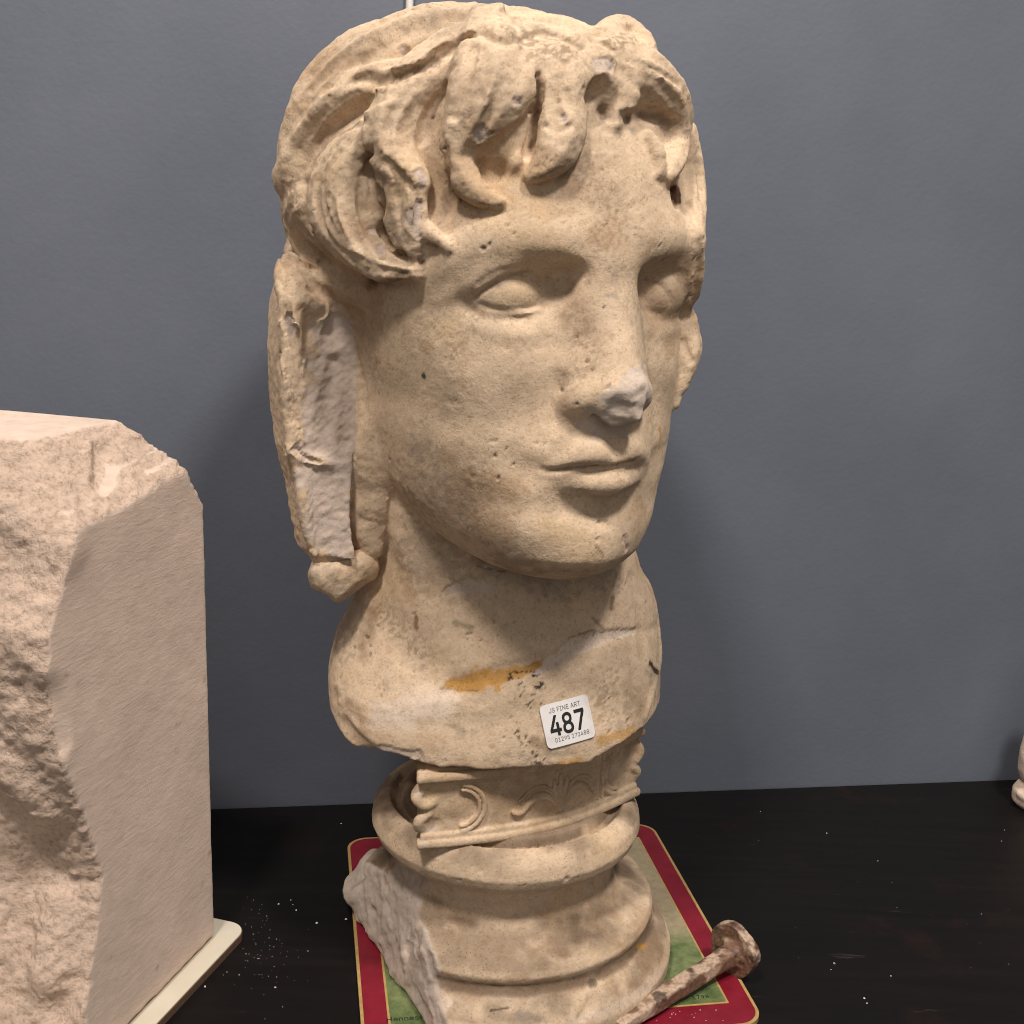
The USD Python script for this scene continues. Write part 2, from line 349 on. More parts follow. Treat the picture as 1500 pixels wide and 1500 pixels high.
def build(h=1.3,stage=9):
    v=Vol((-115,-118,-226),(112,130,136),h,HO,HM,HS)
    X,Y,Z=v.coords()
    skull=loft(X,Y,Z,HEAD)
    cap=np.maximum(Z-112.,-122.-Z)
    v.d=np.maximum(skull,cap).astype(np.float32)
    sc=Sculpt(v)
    face(sc);KEEP['face']=v.d.copy()
    if stage>0:
        # hair cap
        c=skull-7.0
        c=-smin(-c,-(Z-118.+.0016*(X*X+(Y+15)**2)),10)
        pl=-(-.742*Y+.67*Z+14.)
        c=-smin(-c,-pl,14)
        v.d=smin(v.d,c.astype(np.float32),5)
        sc.ell((-49,-22,44),(40,68,60),k=14)
        sc.ell((0,-20,54),(70,80,56),k=14)
        sc.ell((-54,-27,-62),(24,36,76),k=8)
        neck(sc)
    if stage>1: neck_detail(sc);hair(sc)
    return v
PX=3.3
def neck(sc):
    v=sc.v
    sl,X,Y,Z=v.box((-120,-120,-230),(120,120,-70))
    a=np.radians(25);x=X*np.cos(a)+Y*np.sin(a);y=-X*np.sin(a)+Y*np.cos(a)
    rows=[(-60,52,-52,54,0,2),(-100,50,-52,57,0,4),(-133,49,-48,64,-4,11),(-148,50,-44,71.5,-8,10.5),(-163,53,-42,77,-12,9),(-178,56.5,-40,81,-14,7),(-193,59.5,-40,82.5,-14,6),(-207,61.5,-40,81.5,-14,6),(-222,61,-40,78,-14,7),(-230,60,-40,74,-14,7)]
    pr=np.array(sorted(rows));z=Z.ravel();c=PI(pr[:,0],pr[:,1:])(np.clip(z,pr[0,0],pr[-1,0]))
    fr,bk,aa,vm,cx=[c[:,k][None,None,:] for k in range(5)]
    xx=x-cx;yy=y-vm
    n=np.interp(Z,[-215,-190,-165,-140],[3.0,2.8,2.4,2.15]).astype(np.float32)
    b=np.where(yy>0,fr-vm,vm-bk)
    q=((np.abs(xx)/aa)**n+(np.abs(yy)/b)**n)**(1/n);r=np.sqrt(xx*xx+yy*yy)
    d=(q-1)*r/np.maximum(q,1e-3)
    d=-smin(-d,(y+22.),6)          # flat back of the cast
    zb=-np.interp(x.ravel(),[-75,-66,-55,-34,-6,24,46,66,80],[207,211,212,213,214.5,214,211,206,202]).reshape(x.shape)
    zb=zb+(7*fb(np.stack(np.broadcast_arrays(x,y,0*x),-1)*.001,.022,4,311)).astype(np.float32)
    d=-smin(-d,(Z-zb),1.6)
    KEEP['neck']=np.full_like(v.d,50);KEEP['neck'][sl]=d
    v.d[sl]=smin(v.d[sl],d.astype(np.float32),3.5)
def neck_detail(sc):
    h=lambda P,l=0:sc.v.hit(P,l)[0]
    sc.push(h([(585,790),(622,880),(668,960),(705,1000)]),[10,10,9,7],[1.5,2.2,2,1],n=14)
    sc.push(h([(560,860),(585,930),(625,985)]),[10,11,10],[-1.5,-2.2,-1.2],n=14)
    sc.push(h([(655,870),(705,950),(735,985)]),[10,12,9],[-1,-2,-1],n=14)
    sc.push(h([(600,1012),(660,1006),(720,990),(790,972),(850,944),(905,932),(962,918)]),[7,7,6,6,5,5,4],[-.6,-1.4,-1.6,-1.6,-1.5,-1.2,-1],n=24)
    sc.push(h([(620,1030),(720,1018),(800,1000),(880,970)]),[12,13,12,10],[.8,1.6,1.6,1],n=14)
    sc.push(h([(948,830),(962,890),(968,940),(960,1000),(945,1050)]),[3.5,3.5,3.5,3.5,3],[1.2,1.5,1.5,1.4,1],n=20)
    sc.push(h([(925,850),(938,900),(942,960)]),[6,6,6],[-1.2,-1.6,-1],n=14)
    sc.push(h([(505,1062),(545,1100)]),[6,5],[-2.5,-2],n=8)
    sc.push(h([(490,1020)]),[6],-1.5)
    for P,a in(([(694,437),(706,427),(721,418),(738,408),(758,403),(780,409),(794,422),(802,437)],-1.25),([(704,446),(735,454),(765,454),(795,447)],-1.1),([(943,411),(954,411),(966,416),(978,428),(984,444)],-1.3),([(944,455),(956,457),(970,458)],-.8)):
        sc.push(h(P),np.full(len(P),1.5),a,n=36,sharp=True)
    sc.push(h([(700,415),(730,397),(760,392),(790,399)]),[1.6]*4,-.45,n=24,sharp=True)
def hair(sc):
    v=sc.v
    g=copy.copy(v);g.d=v.d.copy()
    X,Y,Z=v.coords()
    g.d=np.minimum(g.d,np.maximum(loft(X,Y,Z,HEAD)-3.5,np.maximum(Z-116.,-Z)))
    def lock(P,r,lift=0,k=4,n=20,st=.5,ns=1.6,flat=1.):
        p=g.hit(P,lift)[0];N=g.grad(p,e=4)
        r=np.array(r)/PX
        Q=spline(np.c_[p,r,N],n);N=Q[:,4:]/np.linalg.norm(Q[:,4:],axis=1,keepdims=True)
        sc.tube(Q[:,:3],np.maximum(Q[:,3],.4),k=k,N=N,strand=st,ns=ns,flat=flat)
    def cut(P,r,k=1.5,lift=-1.2,n=22):
        sc.tube(sc.v.hit(P,lift)[0],np.array(r)/PX,k=k,n=n,cut=True)
    def push(P,r,amt,n=22,**kw):
        sc.push(sc.v.hit(P)[0],np.array(r)/PX,amt,n=n,**kw)
    def strands(P,w,r=6,amt=-2.4,m=3,lo=.06,hi=.94,seed=0):
        """chisel lines that run with a lock, w = its half width"""
        rg=np.random.default_rng(seed+len(P)*7+int(P[0][0]))
        Q=spline(np.array(P,float),26);t=np.gradient(Q,axis=0);t/=np.linalg.norm(t,axis=1,keepdims=True)+1e-9
        nn=np.c_[-t[:,1],t[:,0]];wd=np.interp(np.linspace(0,1,26),np.linspace(0,1,len(w)),w)
        for j in range(m):
            f=(j+.5)/m*2-1+rg.uniform(-.12,.12);a=int(26*(lo+rg.uniform(0,.15)));b=int(26*(hi-rg.uniform(0,.15)))
            L=(Q+nn*(wd*f*.8+2.5*np.sin(np.linspace(0,5,26)+j*2))[:,None])[a:b]
            if len(L)<4: continue
            e=np.sin(np.linspace(.25,np.pi-.15,len(L)))
            sc.push(sc.v.hit(L)[0],np.full(len(L),(r+2)/PX),amt*e*rg.uniform(.7,1.2),sharp=True)
    # crown and far side
    lock([(690,48),(750,40),(830,46),(880,72)],[22,28,28,22],-2.5,k=3)
    lock([(885,62),(915,58),(935,78),(945,104)],[24,30,26,16],0,k=4)
    lock([(1006,195),(1016,270),(1018,345)],[18,20,17],-1)
    lock([(1018,360),(1012,420),(998,458)],[16,18,11],-1)
    lock([(1006,470),(1008,515),(998,560)],[16,19,12],0)
    lock([(994,562),(990,592)],[9,6],0,n=6)
    # left masses
    lock([(720,46),(660,46),(605,64),(552,86),(500,120),(464,168),(446,228)],[22,34,40,40,40,38,32],1,k=5,st=.4)
    lock([(660,95),(600,118),(545,135),(498,160),(462,205),(440,260)],[14,22,28,30,28,24],3,k=3,st=.8,ns=2.2)
    lock([(448,235),(452,295),(478,348),(522,388)],[28,26,22,12],[0,0,-1,-2],k=6,st=.6,ns=2)
    lock([(545,200),(505,240),(490,290),(505,340),(545,378)],[20,30,34,32,20],1,k=5,st=.4)
    lock([(550,190),(528,240),(520,290),(530,340),(560,382),(606,397)],[16,28,34,34,27,13],[3,3.5,3.5,2,.5,-1],k=3,st=.7,ns=2.2)
    # fringe
    lock([(672,75),(635,118),(600,160),(584,205),(592,235),(620,268)],[22,32,38,36,30,20],5,k=2.5,st=.8,ns=1.8)
    lock([(588,240),(588,290),(594,356)],[22,24,15],[4,4,0],k=2.5,st=.8,ns=1.5)
    lock([(612,262),(615,310),(607,366)],[17,18,12],[5,4,0],k=4)
    lock([(618,335),(636,345),(655,362)],[10,10,6],[0,-.5,-1],n=8,k=3)
    lock([(720,60),(720,110),(708,155),(684,205)],[38,50,46,30],3,k=3,st=.7,ns=2.)
    lock([(690,195),(676,222),(680,256),(700,284),(732,296)],[28,24,21,15,7],[3,3,1.5,0,-1],k=2.5,st=.4)
    lock([(768,85),(762,135),(736,172),(706,200)],[20,22,22,18],6,k=3,st=.3)
    lock([(780,70),(800,90),(812,120)],[40,36,26],0,k=5,st=.4)
    lock([(800,112),(840,122),(872,112)],[36,42,34],-2,k=5,st=0,n=10)
    lock([(742,186),(736,214),(752,228)],[30,26,16],-3.5,k=5,st=0,n=10)
    lock([(830,80),(816,130),(818,168),(818,205),(806,236),(778,258)],[34,34,31,28,22,9],[2,2,1,1,0,-1],k=2.5,st=.4)
    lock([(838,165),(842,195),(832,228)],[12,13,10],1,k=4,st=.3)
    lock([(842,160),(850,120),(866,100),(888,95),(906,112),(913,148),(906,180)],[16,22,24,24,22,18,6],[2,3,4,4,3,1,-2],k=3,st=.4)
    lock([(890,76),(922,106),(952,126),(978,152),(990,185)],[28,34,34,30,22],[2,2,1,0,0],k=3,st=.7,ns=2)
    lock([(985,168),(994,205),(992,236),(985,258)],[20,19,15,8],[-1,-1.5,-1.5,-2],k=2.5,st=.5)
    lock([(955,196),(968,222),(974,250)],[9,11,8],[-2,-2,-2.5],k=2.5)
    # hollows, drilled channels and grooves between the locks
    push([(700,48),(655,74),(628,94),(584,112),(535,114),(503,124),(482,148)],[8,12,14,14,13,11,8],[-3,-6,-7.5,-8,-7.5,-6,-3],n=30)
    lock([(538,182),(498,206),(472,242),(458,280),(462,315)],[10,16,18,17,12],-1.5,k=4,st=.6)
    push([(535,178),(502,194),(478,216),(460,246)],[6,8,9,7],[-1,-2,-2,-1])
    push([(497,250),(484,290),(494,335),(512,360)],[7,9,9,7],[-1,-3,-3,-1.5])
    push([(520,375),(560,395),(596,401)],[6,6,4],-2)
    push([(528,352),(566,380),(606,388)],[5,5,4],-1.8)
    push([(535,300),(545,340),(572,368)],[6,7,5],-1.8)
    cut([(539,222),(546,255),(555,290),(566,343),(590,374)],[6,9,9,9,7],k=2)
    push([(566,235),(585,256),(604,280)],[7,8,6],[-1.5,-3,-2])
    push([(602,270),(600,320),(597,360)],[5,6,5],[-2,-2.5,-1.5])
    push([(650,128),(630,160),(634,198),(644,235)],[12,20,20,14],[-1,-2.6,-3.2,-2])
    push([(692,70),(680,125),(664,170)],[10,13,11],-3.2)
    push([(645,200),(650,240),(656,300),(652,340)],[9,13,15,10],[-1.5,-3.2,-3.5,-1.5])
    push([(765,190),(738,222),(728,252)],[18,22,16],[-3,-6,-4])
    cut([(790,112),(787,150),(781,189),(771,226)],[5,8,8,6],k=2)
    push([(828,135),(836,158)],[8,8],-2,n=6)
    push([(798,184),(822,190),(838,183)],[6,7,5],-2,n=10)
    c=sc.v.hit([(879,143)],-.5)[0][0];sc.ell(c,(7.2,6,7.5),k=3,cut=True)
    push([(882,165)],[12],-3,n=0)
    push([(916,172),(952,168),(990,180)],[12,14,10],[-5,-6,-3])
    push([(905,84),(950,98),(995,125)],[5,6,5],-1.8,n=10)
    cut([(989,276),(990,294)],[15,13],k=2,n=4,lift=-3)
    push([(1024,376),(1025,400)],[7,7],-2,n=6)
    push([(1000,452),(1014,464),(1026,458)],[6,6,5],-3,n=8)
    push([(1010,300),(1022,330)],[7,7],-2.5,n=6)
    push([(1000,500),(1012,530)],[6,6],-2.5,n=6)
    push([(1026,352),(1024,385)],[6,6],-1.5)
    push([(700,40),(735,62),(790,48),(850,70)],[7,10,9,7],[-2,-3,-3,-2])
    push([(870,60),(905,78)],[8,6],-3,n=6)
    strands([(720,30),(650,26),(590,42),(530,72),(475,118),(436,180),(420,245)],[14,26,30,32,34,34,28],r=8,m=4,amt=-2.8)
    strands([(655,100),(600,120),(545,138),(498,165),(462,210),(442,262)],[10,16,20,20,20,16],r=7,m=3,amt=-2.8)
    strands([(530,190),(490,225),(468,275),(476,325),(505,365),(545,385)],[8,12,16,16,14,10],r=6,m=2)
    strands([(548,200),(526,245),(518,292),(530,342),(560,382),(604,397)],[10,22,26,26,20,8],r=6,m=4)
    strands([(672,80),(632,120),(598,162),(584,205),(594,238),(620,266)],[14,22,28,26,20,10],r=7,m=3)
    strands([(588,245),(588,290),(595,352)],[12,14,10],r=5,m=2)
    strands([(614,266),(615,310),(608,360)],[10,12,8],r=5,m=2)
    strands([(722,66),(722,112),(708,156),(684,205),(676,240),(690,280)],[26,36,34,24,14,10],r=7,m=4)
    strands([(828,88),(815,132),(815,172),(816,205),(800,245)],[18,18,16,16,10],r=6,m=2)
    strands([(892,80),(924,106),(956,128),(982,156),(994,195),(990,245)],[18,24,24,22,16,12],r=6,m=3)
    strands([(1018,205),(1027,275),(1028,340)],[8,9,8],r=6,m=2)
    strands([(1026,370),(1018,425),(1002,455)],[8,9,6],r=6,m=2)
    strands([(690,30),(750,20),(830,26),(880,58)],[12,16,16,10],r=8,m=3)
    strands([(890,50),(920,42),(945,66),(955,95)],[10,12,12,8],r=7,m=2)
    push([(692,54),(654,78),(628,97),(584,114),(535,117),(509,125)],[9,14,15,14,12,9],[-3,-4.5,-5,-5,-4,-2],n=30)
    slab(sc)
    strands([(425,330),(440,380),(470,420),(520,440)],[18,24,22,10],r=7,m=4)
    strands([(418,400),(416,470),(420,540),(430,610)],[12,16,16,10],r=7,m=3,amt=-2.2)
    strands([(430,440),(425,500),(435,560)],[16,18,12],r=6,m=3,amt=-2.8)
def slab(sc):
    """thick mass of long hair at the side of the neck, broken off in a flat face"""
    def tube(P,r,lift=0,k=3,n=22,flat=.9,st=.55,ns=1.7,**kw):
        sc.tube(sc.v.hit(P,lift)[0],np.array(r)/PX,k=k,n=n,flat=flat,strand=st,ns=ns,**kw)
    v=sc.v
    # plane through the break, facing the viewer
    c0=np.array([-82.,0,-55]);nrm=v.local(EYE)-c0;nrm[2]*=.2;nrm/=np.linalg.norm(nrm)
    nrm=nrm+np.array([.3,0,0]);nrm/=np.linalg.norm(nrm)
    def onp(P,off=0):
        o=v.local(EYE);d=np.array([ray(x,y) for x,y in P])@v.M
        t=((c0+nrm*off-o)@nrm)/(d@nrm);return o+d*t[:,None]
    lat=np.cross([0,0,1.],nrm);lat/=np.linalg.norm(lat);up=np.cross(nrm,lat)
    out=[(455,395),(500,408),(540,440),(530,480),(521,520),(519,600),(517,690),(514,760),(522,820),(470,826),(454,812),(444,760),(437,715),(423,660),(414,590),(411,520),(415,440),(432,382)]
    Q=onp(out);q2=np.c_[(Q-c0)@lat,(Q-c0)@up]
    pg=Polygon(q2);lo=Q.min(0)-45;hi=Q.max(0)+12
    sl,X,Y,Z=v.box(lo,hi)
    A=(X-c0[0])*lat[0]+(Y-c0[1])*lat[1]+(Z-c0[2])*lat[2];B=(X-c0[0])*up[0]+(Y-c0[1])*up[1]+(Z-c0[2])*up[2];C=(X-c0[0])*nrm[0]+(Y-c0[1])*nrm[1]+(Z-c0[2])*nrm[2]
    A,B,C=np.broadcast_arrays(A,B,C)
    # 2-D distance by a table
    ga=np.arange(q2[:,0].min()-30,q2[:,0].max()+30,1.);gb=np.arange(q2[:,1].min()-30,q2[:,1].max()+30,1.)
    gx,gy=np.meshgrid(ga,gb,indexing='ij');pt=spts(np.c_[gx.ravel(),gy.ravel()])
    dd=sdist(pt,pg.exterior);ins=sdist(pt,pg)<=0
    T=np.where(ins,-dd,dd).reshape(gx.shape)
    D2=ndimage.map_coordinates(T,[(A-ga[0]),(B-gb[0])],order=1,mode='nearest')
    dz=np.maximum(C-0,-24-C)
    q=-smin(-D2,-dz,2.)
    v.d[sl]=smin(v.d[sl],q.astype(np.float32),1.5);KEEP['slab']=np.full_like(v.d,50);KEEP['slab'][sl]=q
    # hair in front of and beside the break, the ledge, the lump below
    tube([(436,300),(444,350),(470,395),(505,425),(538,446)],[22,27,28,24,10],-3,k=5,st=.7,ns=2)
    for P,r in(([(432,370),(426,430),(429,500)],[18,19,12]),([(424,440),(426,510),(438,575)],[13,16,10]),([(440,420),(432,470),(440,530)],[16,18,9]),([(424,520),(428,590),(438,650)],[11,14,12]),([(450,440),(470,462),(452,512)],[16,17,8])):
        tube(P,r,-1.5,k=2.5,st=.5,flat=.8)
    tube([(422,660),(450,672),(485,680),(516,686)],[12,12,11,8],-1.2,k=1.5,st=0,flat=.8)
    tube([(442,720),(450,770),(462,815)],[9,10,9],-1.5,k=3,st=.4)
    sc.tube(onp([(474,840),(498,850),(528,832)],-10),[8.5,9,7],k=3);sc.tube(onp([(468,846),(500,838)],-12),[7,9],k=2)
    sc.tube(onp([(537,770),(545,800)],-9),[4.5,4],k=3)
    sc.push(onp([(490,530),(478,600),(470,655)]),[5,7,6],-2.2)
    sc.push(onp([(505,540),(507,650)]),[5,5],[-1.0,-2.0])
    sc.push(onp([(485,480)]),[11],-2.4)
    sc.push(onp([(480,700),(478,800)]),[12,14],[-1.5,-3.2])

# ---------------------------------------------------------------- surfaces
def plaster(name, rough=0.72, fine=1.0, pits=True):
    """painted plaster: tint per vertex times fine specks, dust and pitting"""
    return mat(name, {
        "t": ("attribute", {"attribute": "tint"}), "g": ("geometry", {}),
        "n1": ("noise_texture", {"scale": 620.0, "detail": 4.0, "roughness": 0.65}),
        "r1": ("rgb_ramp", {"ramp": [(0.30, (0.55, 0.47, 0.38)), (0.42, (0.93, 0.91, 0.88)), (0.60, (1.02, 1.02, 1.02)), (0.75, (1.09, 1.08, 1.06))]}),
        "m1": ("mix_color", {"blend_type": "multiply", "fac": 0.75 * fine, "use_clamp": False}),
        "n2": ("noise_texture", {"scale": 150.0, "detail": 5.0, "roughness": 0.7}),
        "r2": ("rgb_ramp", {"ramp": [(0.32, (0.80, 0.75, 0.68)), (0.5, (1.0, 1.0, 1.0)), (0.68, (1.06, 1.05, 1.03))]}),
        "m2": ("mix_color", {"blend_type": "multiply", "fac": 0.65, "use_clamp": False}),
        "v": ("voronoi_texture", {"scale": 190.0, "randomness": 1.0}),
        "rv": ("rgb_ramp", {"ramp": [(0.0, (0.22, 0.16, 0.11)), (0.05, (0.45, 0.36, 0.28)), (0.075, (1, 1, 1)), (1, (1, 1, 1))]}),
        "m3": ("mix_color", {"blend_type": "multiply", "fac": 0.55 if pits else 0.0, "use_clamp": False}),
        "v2": ("voronoi_texture", {"scale": 420.0, "randomness": 1.0}), "n3": ("noise_texture", {"scale": 30.0, "detail": 3.0}),
        "rv2": ("rgb_ramp", {"ramp": [(0.0, (0.35, 0.27, 0.2)), (0.16, (0.5, 0.42, 0.34)), (0.22, (1, 1, 1)), (1, (1, 1, 1))]}),
        "rm": ("rgb_ramp", {"ramp": [(0.0, (0, 0, 0)), (0.54, (0, 0, 0)), (0.7, (.8, .8, .8)), (1, (.8, .8, .8))]}),
        "m4": ("mix_color", {"blend_type": "multiply", "use_clamp": False}),
        "b1": ("bump", {"strength": 0.38, "distance": 0.0012}), "b2": ("bump", {"strength": 0.5, "distance": 0.0006}),
        "p": ("principled_bsdf", {"roughness": rough, "specular_ior_level": 0.28, "diffuse_roughness": 0.3})},
        [("g.position", "n1.vector"), ("g.position", "n2.vector"), ("g.position", "v.vector"), ("n1.fac", "r1.fac"), ("n2.fac", "r2.fac"), ("v.distance", "rv.fac"),
         ("t.color", "m1.a"), ("r1.color", "m1.b"), ("m1.result", "m2.a"), ("r2.color", "m2.b"), ("m2.result", "m3.a"), ("rv.color", "m3.b"), ("g.position", "v2.vector"), ("g.position", "n3.vector"), ("v2.distance", "rv2.fac"), ("n3.fac", "rm.fac"), ("rm.color", "m4.fac"), ("m3.result", "m4.a"), ("rv2.color", "m4.b"), ("m4.result", "p.base_color"),
         ("n2.fac", "b1.height"), ("n1.fac", "b2.height"), ("b1.normal", "b2.normal"), ("b2.normal", "p.normal")])
M_plaster = plaster("aged_plaster"); M_break = plaster("bare_plaster", 0.85, 0.45, False)

CREAM = lin(206, 182, 155); PALE = lin(196, 178, 164); OCHRE = lin(184, 134, 52); DARK = lin(52, 40, 30); BROWN = lin(150, 116, 84); GREY = lin(140, 126, 112); WHITE = lin(214, 196, 180); RUST = lin(120, 60, 26); YEL=lin(212,180,134)

def paint(w, base=CREAM):
    """tint of old painted plaster at world points: mottling, brown wash, dust"""
    c = np.tile(base, (len(w), 1))
    a = fb(w, .035, 4, 3); b = fb(w, .012, 4, 9); g = fb(w + 5, .06, 4, 21); s = fb(w, .0035, 3, 33)
    c = c * (1 + .42 * a + .30 * b + .22 * s)[:, None]
    k = sstep(.08, .24, g + .6 * b)[:, None] * .42; c = c * (1 - k) + BROWN * k
    k = sstep(.12, .26, fb(w + 9, .05, 4, 41) + .5 * s)[:, None] * .50; c = c * (1 - k) + GREY * k
    k = sstep(.10, .24, fb(w + 3, .04, 3, 55))[:, None] * .25; c = c * (1 - k) + YEL * k
    return np.clip(c, .01, .9)
def stain(v, w, c, P, r, color, amt=1.0, edge=.5, seed=1, grain=.0045, n=16, spot=0.0):
    """marks with a shape of their own along a line of places: r in mm; spot breaks them up into specks"""
    p = v.world(v.hit(P)[0])
    if len(p) > 2: p = spline(p, n)
    rr = np.interp(np.linspace(0, 1, len(p)), np.linspace(0, 1, len(np.atleast_1d(r))), np.atleast_1d(r)) * .001
    from scipy.spatial import cKDTree
    lo, hi = p.min(0) - rr.max() * 2, p.max(0) + rr.max() * 2
    ii = np.nonzero(((w > lo) & (w < hi)).all(1))[0]
    if not len(ii): return np.zeros(len(w))
    x = w[ii]; q = np.full(len(ii), 9.0)
    for i in range(max(len(p) - 1, 1)):
        a = p[i]; b = p[min(i + 1, len(p) - 1)]; ab = b - a; L = max(ab @ ab, 1e-12)
        t = np.clip((x - a) @ ab / L, 0, 1); d = np.linalg.norm(x - a - t[:, None] * ab, axis=1)
        q = np.minimum(q, d / (rr[i] + (rr[min(i + 1, len(p) - 1)] - rr[i]) * t))
    k = sstep(1.0, 1.0 - edge, q + 1.3 * fb(x, grain, 3, seed))
    if spot: k = k * sstep(spot, spot + .05, fb(x, .0022, 3, seed + 7))
    c[ii] = c[ii] * (1 - amt * k[:, None]) + color * amt * k[:, None]
    out = np.zeros(len(w)); out[ii] = k
    return out

# ---------------------------------------------------------------- the plaster bust
BASE = np.array([0.003, 0.765, 0.004])
bust = thing("plaster_bust", BASE, "large cream plaster head with wavy hair on a round moulded base, chipped and stained", "bust")

face_only = {}
hv = build(RES)
V, Q = cast_mesh(hv)
W = hv.world(V); N = vnormals(W, Q)
d_face, d_neck, d_slab = [ndimage.map_coordinates(a, ((V - hv.lo) / hv.h).T, order=1) for a in (KEEP["face"], KEEP["neck"], KEEP["slab"])]
is_neck = (d_neck < 1.2) & (V[:, 2] < -70) & (d_face > .6)
hairy = sstep(.4, 2.0, np.minimum(d_face, np.where(V[:, 2] < -95, d_neck, 9)))
# tool marks and wear
dsp = (.55 * fb(W, .008, 3, 5) + 1.6 * fb(W, .010, 4, 12) * sstep(-95, -108, V[:, 2]) * (V[:, 0] < -50)) * hairy + .85 * fb(W, .0035, 3, 6) * (.25 + .75 * hairy) + .55 * fb(W, .016, 3, 8)
# combed waves over the crown and the back of the head
back_ = hairy * sstep(28, -12, V[:, 1]) * (d_neck > 2) * (d_slab > 1.5)
dsp += back_ * 1.9 * np.sin(np.arctan2(V[:, 0], V[:, 1] + 22) * 15 + 9 * fb(W, .045, 3, 13) + np.hypot(V[:, 0], V[:, 1] + 22) * .05 - V[:, 2] * .03)
wear = sstep(.06, .2, fb(W, .02, 3, 61)) * (1 - hairy) * sstep(14, 26, np.hypot(np.abs(V[:, 0]) - 33, (V[:, 2] - 1) * 1.4) + (V[:, 1] < 50) * 99)
dsp += wear * .8 * fb(W, .0042, 3, 62)
pit = sstep(.25, .34, fb(W + 2, .0040, 2, 64)) * (.05 + .95 * sstep(.0, .14, fb(W, .04, 3, 65)))
dsp -= .8 * pit
col = paint(W)
col = col * (1 - .45 * pit[:, None])
chip = np.zeros(len(W))
def ch(P, r, amt=1, **k):
    global chip
    m = stain(hv, W, col, P, r, k.pop("color", PALE), amt, edge=.18, grain=.006, **k); chip = np.maximum(chip, m)
# bare chips
for i, (P, r) in enumerate([([(619, 258), (622, 266)], [5, 4.5]), ([(612, 300), (604, 322), (612, 345)], [3.6, 4.6, 2]), ([(558, 367)], [4.2]), ([(546, 338)], [2.4]), ([(704, 193), (701, 203)], [3.2, 2.6]),
        ([(759, 150)], [3]), ([(878, 92), (896, 95)], [4, 3.4]), ([(826, 172)], [2.6]), ([(592, 76)], [3.4]), ([(424, 470), (424, 490)], [5, 3]), ([(440, 655), (455, 680)], [4, 3]),
        ([(655, 866), (685, 861), (722, 863)], [3.5, 5.5, 3]), ([(915, 788), (918, 805)], [1.8, 1.6]), ([(876, 790)], [1.4])]):
    ch(P, r, .9, seed=100 + i)
# yellow glue, black mould, crack and filler on the chest
stain(hv, W, col, [(660, 1028), (600, 1040), (550, 1050)], [9, 18, 10], WHITE, .75, .8, 141, grain=.012)
ch([(790, 985), (840, 950), (890, 932), (930, 925)], [3, 6, 4, 2], .9, seed=142, color=WHITE)
ch([(560, 1100), (610, 1107)], [4, 4], .7, seed=143)
stain(hv, W, col, [(655, 1003), (690, 1000), (740, 990), (790, 972)], [3, 9, 6.5, 2], OCHRE, .85, .5, 151)
stain(hv, W, col, [(880, 1085), (925, 1072)], [5, 6], OCHRE, .6, .7, 152)
stain(hv, W, col, [(820, 1118), (850, 1114)], [3.5, 3.5], OCHRE, .65, .7, 153)
stain(hv, W, col, [(752, 995), (775, 995), (790, 1003)], [5, 7, 5], DARK, .95, .4, 154, spot=.06)
stain(hv, W, col, [(770, 1020), (780, 1030), (762, 1034)], [7, 7, 5], DARK, .8, .5, 155, spot=.10)
stain(hv, W, col, [(760, 1075), (775, 1095), (790, 1112)], [5, 6, 7], DARK, .8, .5, 156, spot=.09)
stain(hv, W, col, [(785, 1085), (800, 1092)], [6, 6], BROWN * .6, .6, .7, 157)
stain(hv, W, col, [(952, 972), (962, 984)], [2, 2.4], DARK, .95, .3, 158)
stain(hv, W, col, [(667, 912), (690, 920)], [2.5, 2.5], lin(120, 110, 84), .6, .7, 159)
stain(hv, W, col, [(610, 905), (610, 918)], [2.2, 2.2], RUST, .7, .5, 160, spot=.0)
stain(hv, W, col, [(898, 875), (896, 892)], [2.2, 2.6], BROWN * .5, .7, .6, 161)
stain(hv, W, col, [(967, 630), (966, 655)], [2.2, 1.8], OCHRE, .7, .4, 162)
stain(hv, W, col, [(620, 551)], [2.0], lin(38, 60, 52), .95, .35, 163)
stain(hv, W, col, [(988, 280), (992, 292)], [5, 4], RUST * .25, .95, .4, 164)
stain(hv, W, col, [(645, 350), (600, 382)], [4, 5], DARK, .5, .7, 165, spot=-.02)
stain(hv, W, col, [(560, 412), (600, 405), (540, 415)], [4, 5, 5], BROWN * .55, .6, .8, 166)
for i, (P, r, k) in enumerate([([(800, 410), (850, 460), (870, 500)], [9, 14, 12], .35), ([(720, 170), (690, 120)], [16, 16], .22), ([(560, 800), (640, 860)], [8, 14], .35), ([(700, 820), (800, 838), (870, 835)], [7, 8, 6], .4),
        ([(860, 240), (900, 330)], [24, 20], .25), ([(545, 900), (530, 960)], [9, 11], .45), ([(510, 1030), (530, 1050)], [8, 8], .5), ([(920, 1000), (940, 1040)], [10, 12], .4), ([(560, 260), (600, 330)], [10, 10], .2)]):
    stain(hv, W, col, P, r, BROWN * .75, k, 1.0, 180 + i, grain=.006)
for i, P in enumerate([[(868, 905), (905, 936), (960, 918)], [(750, 1070), (766, 1090)], [(872, 798), (885, 816)], [(645, 1008), (700, 1012)], [(700, 830), (740, 838)], [(832, 935), (872, 925), (870, 930)]]):
    stain(hv, W, col, P, [.8] * 3, DARK * 2, .55, .5, 200 + i, n=20)
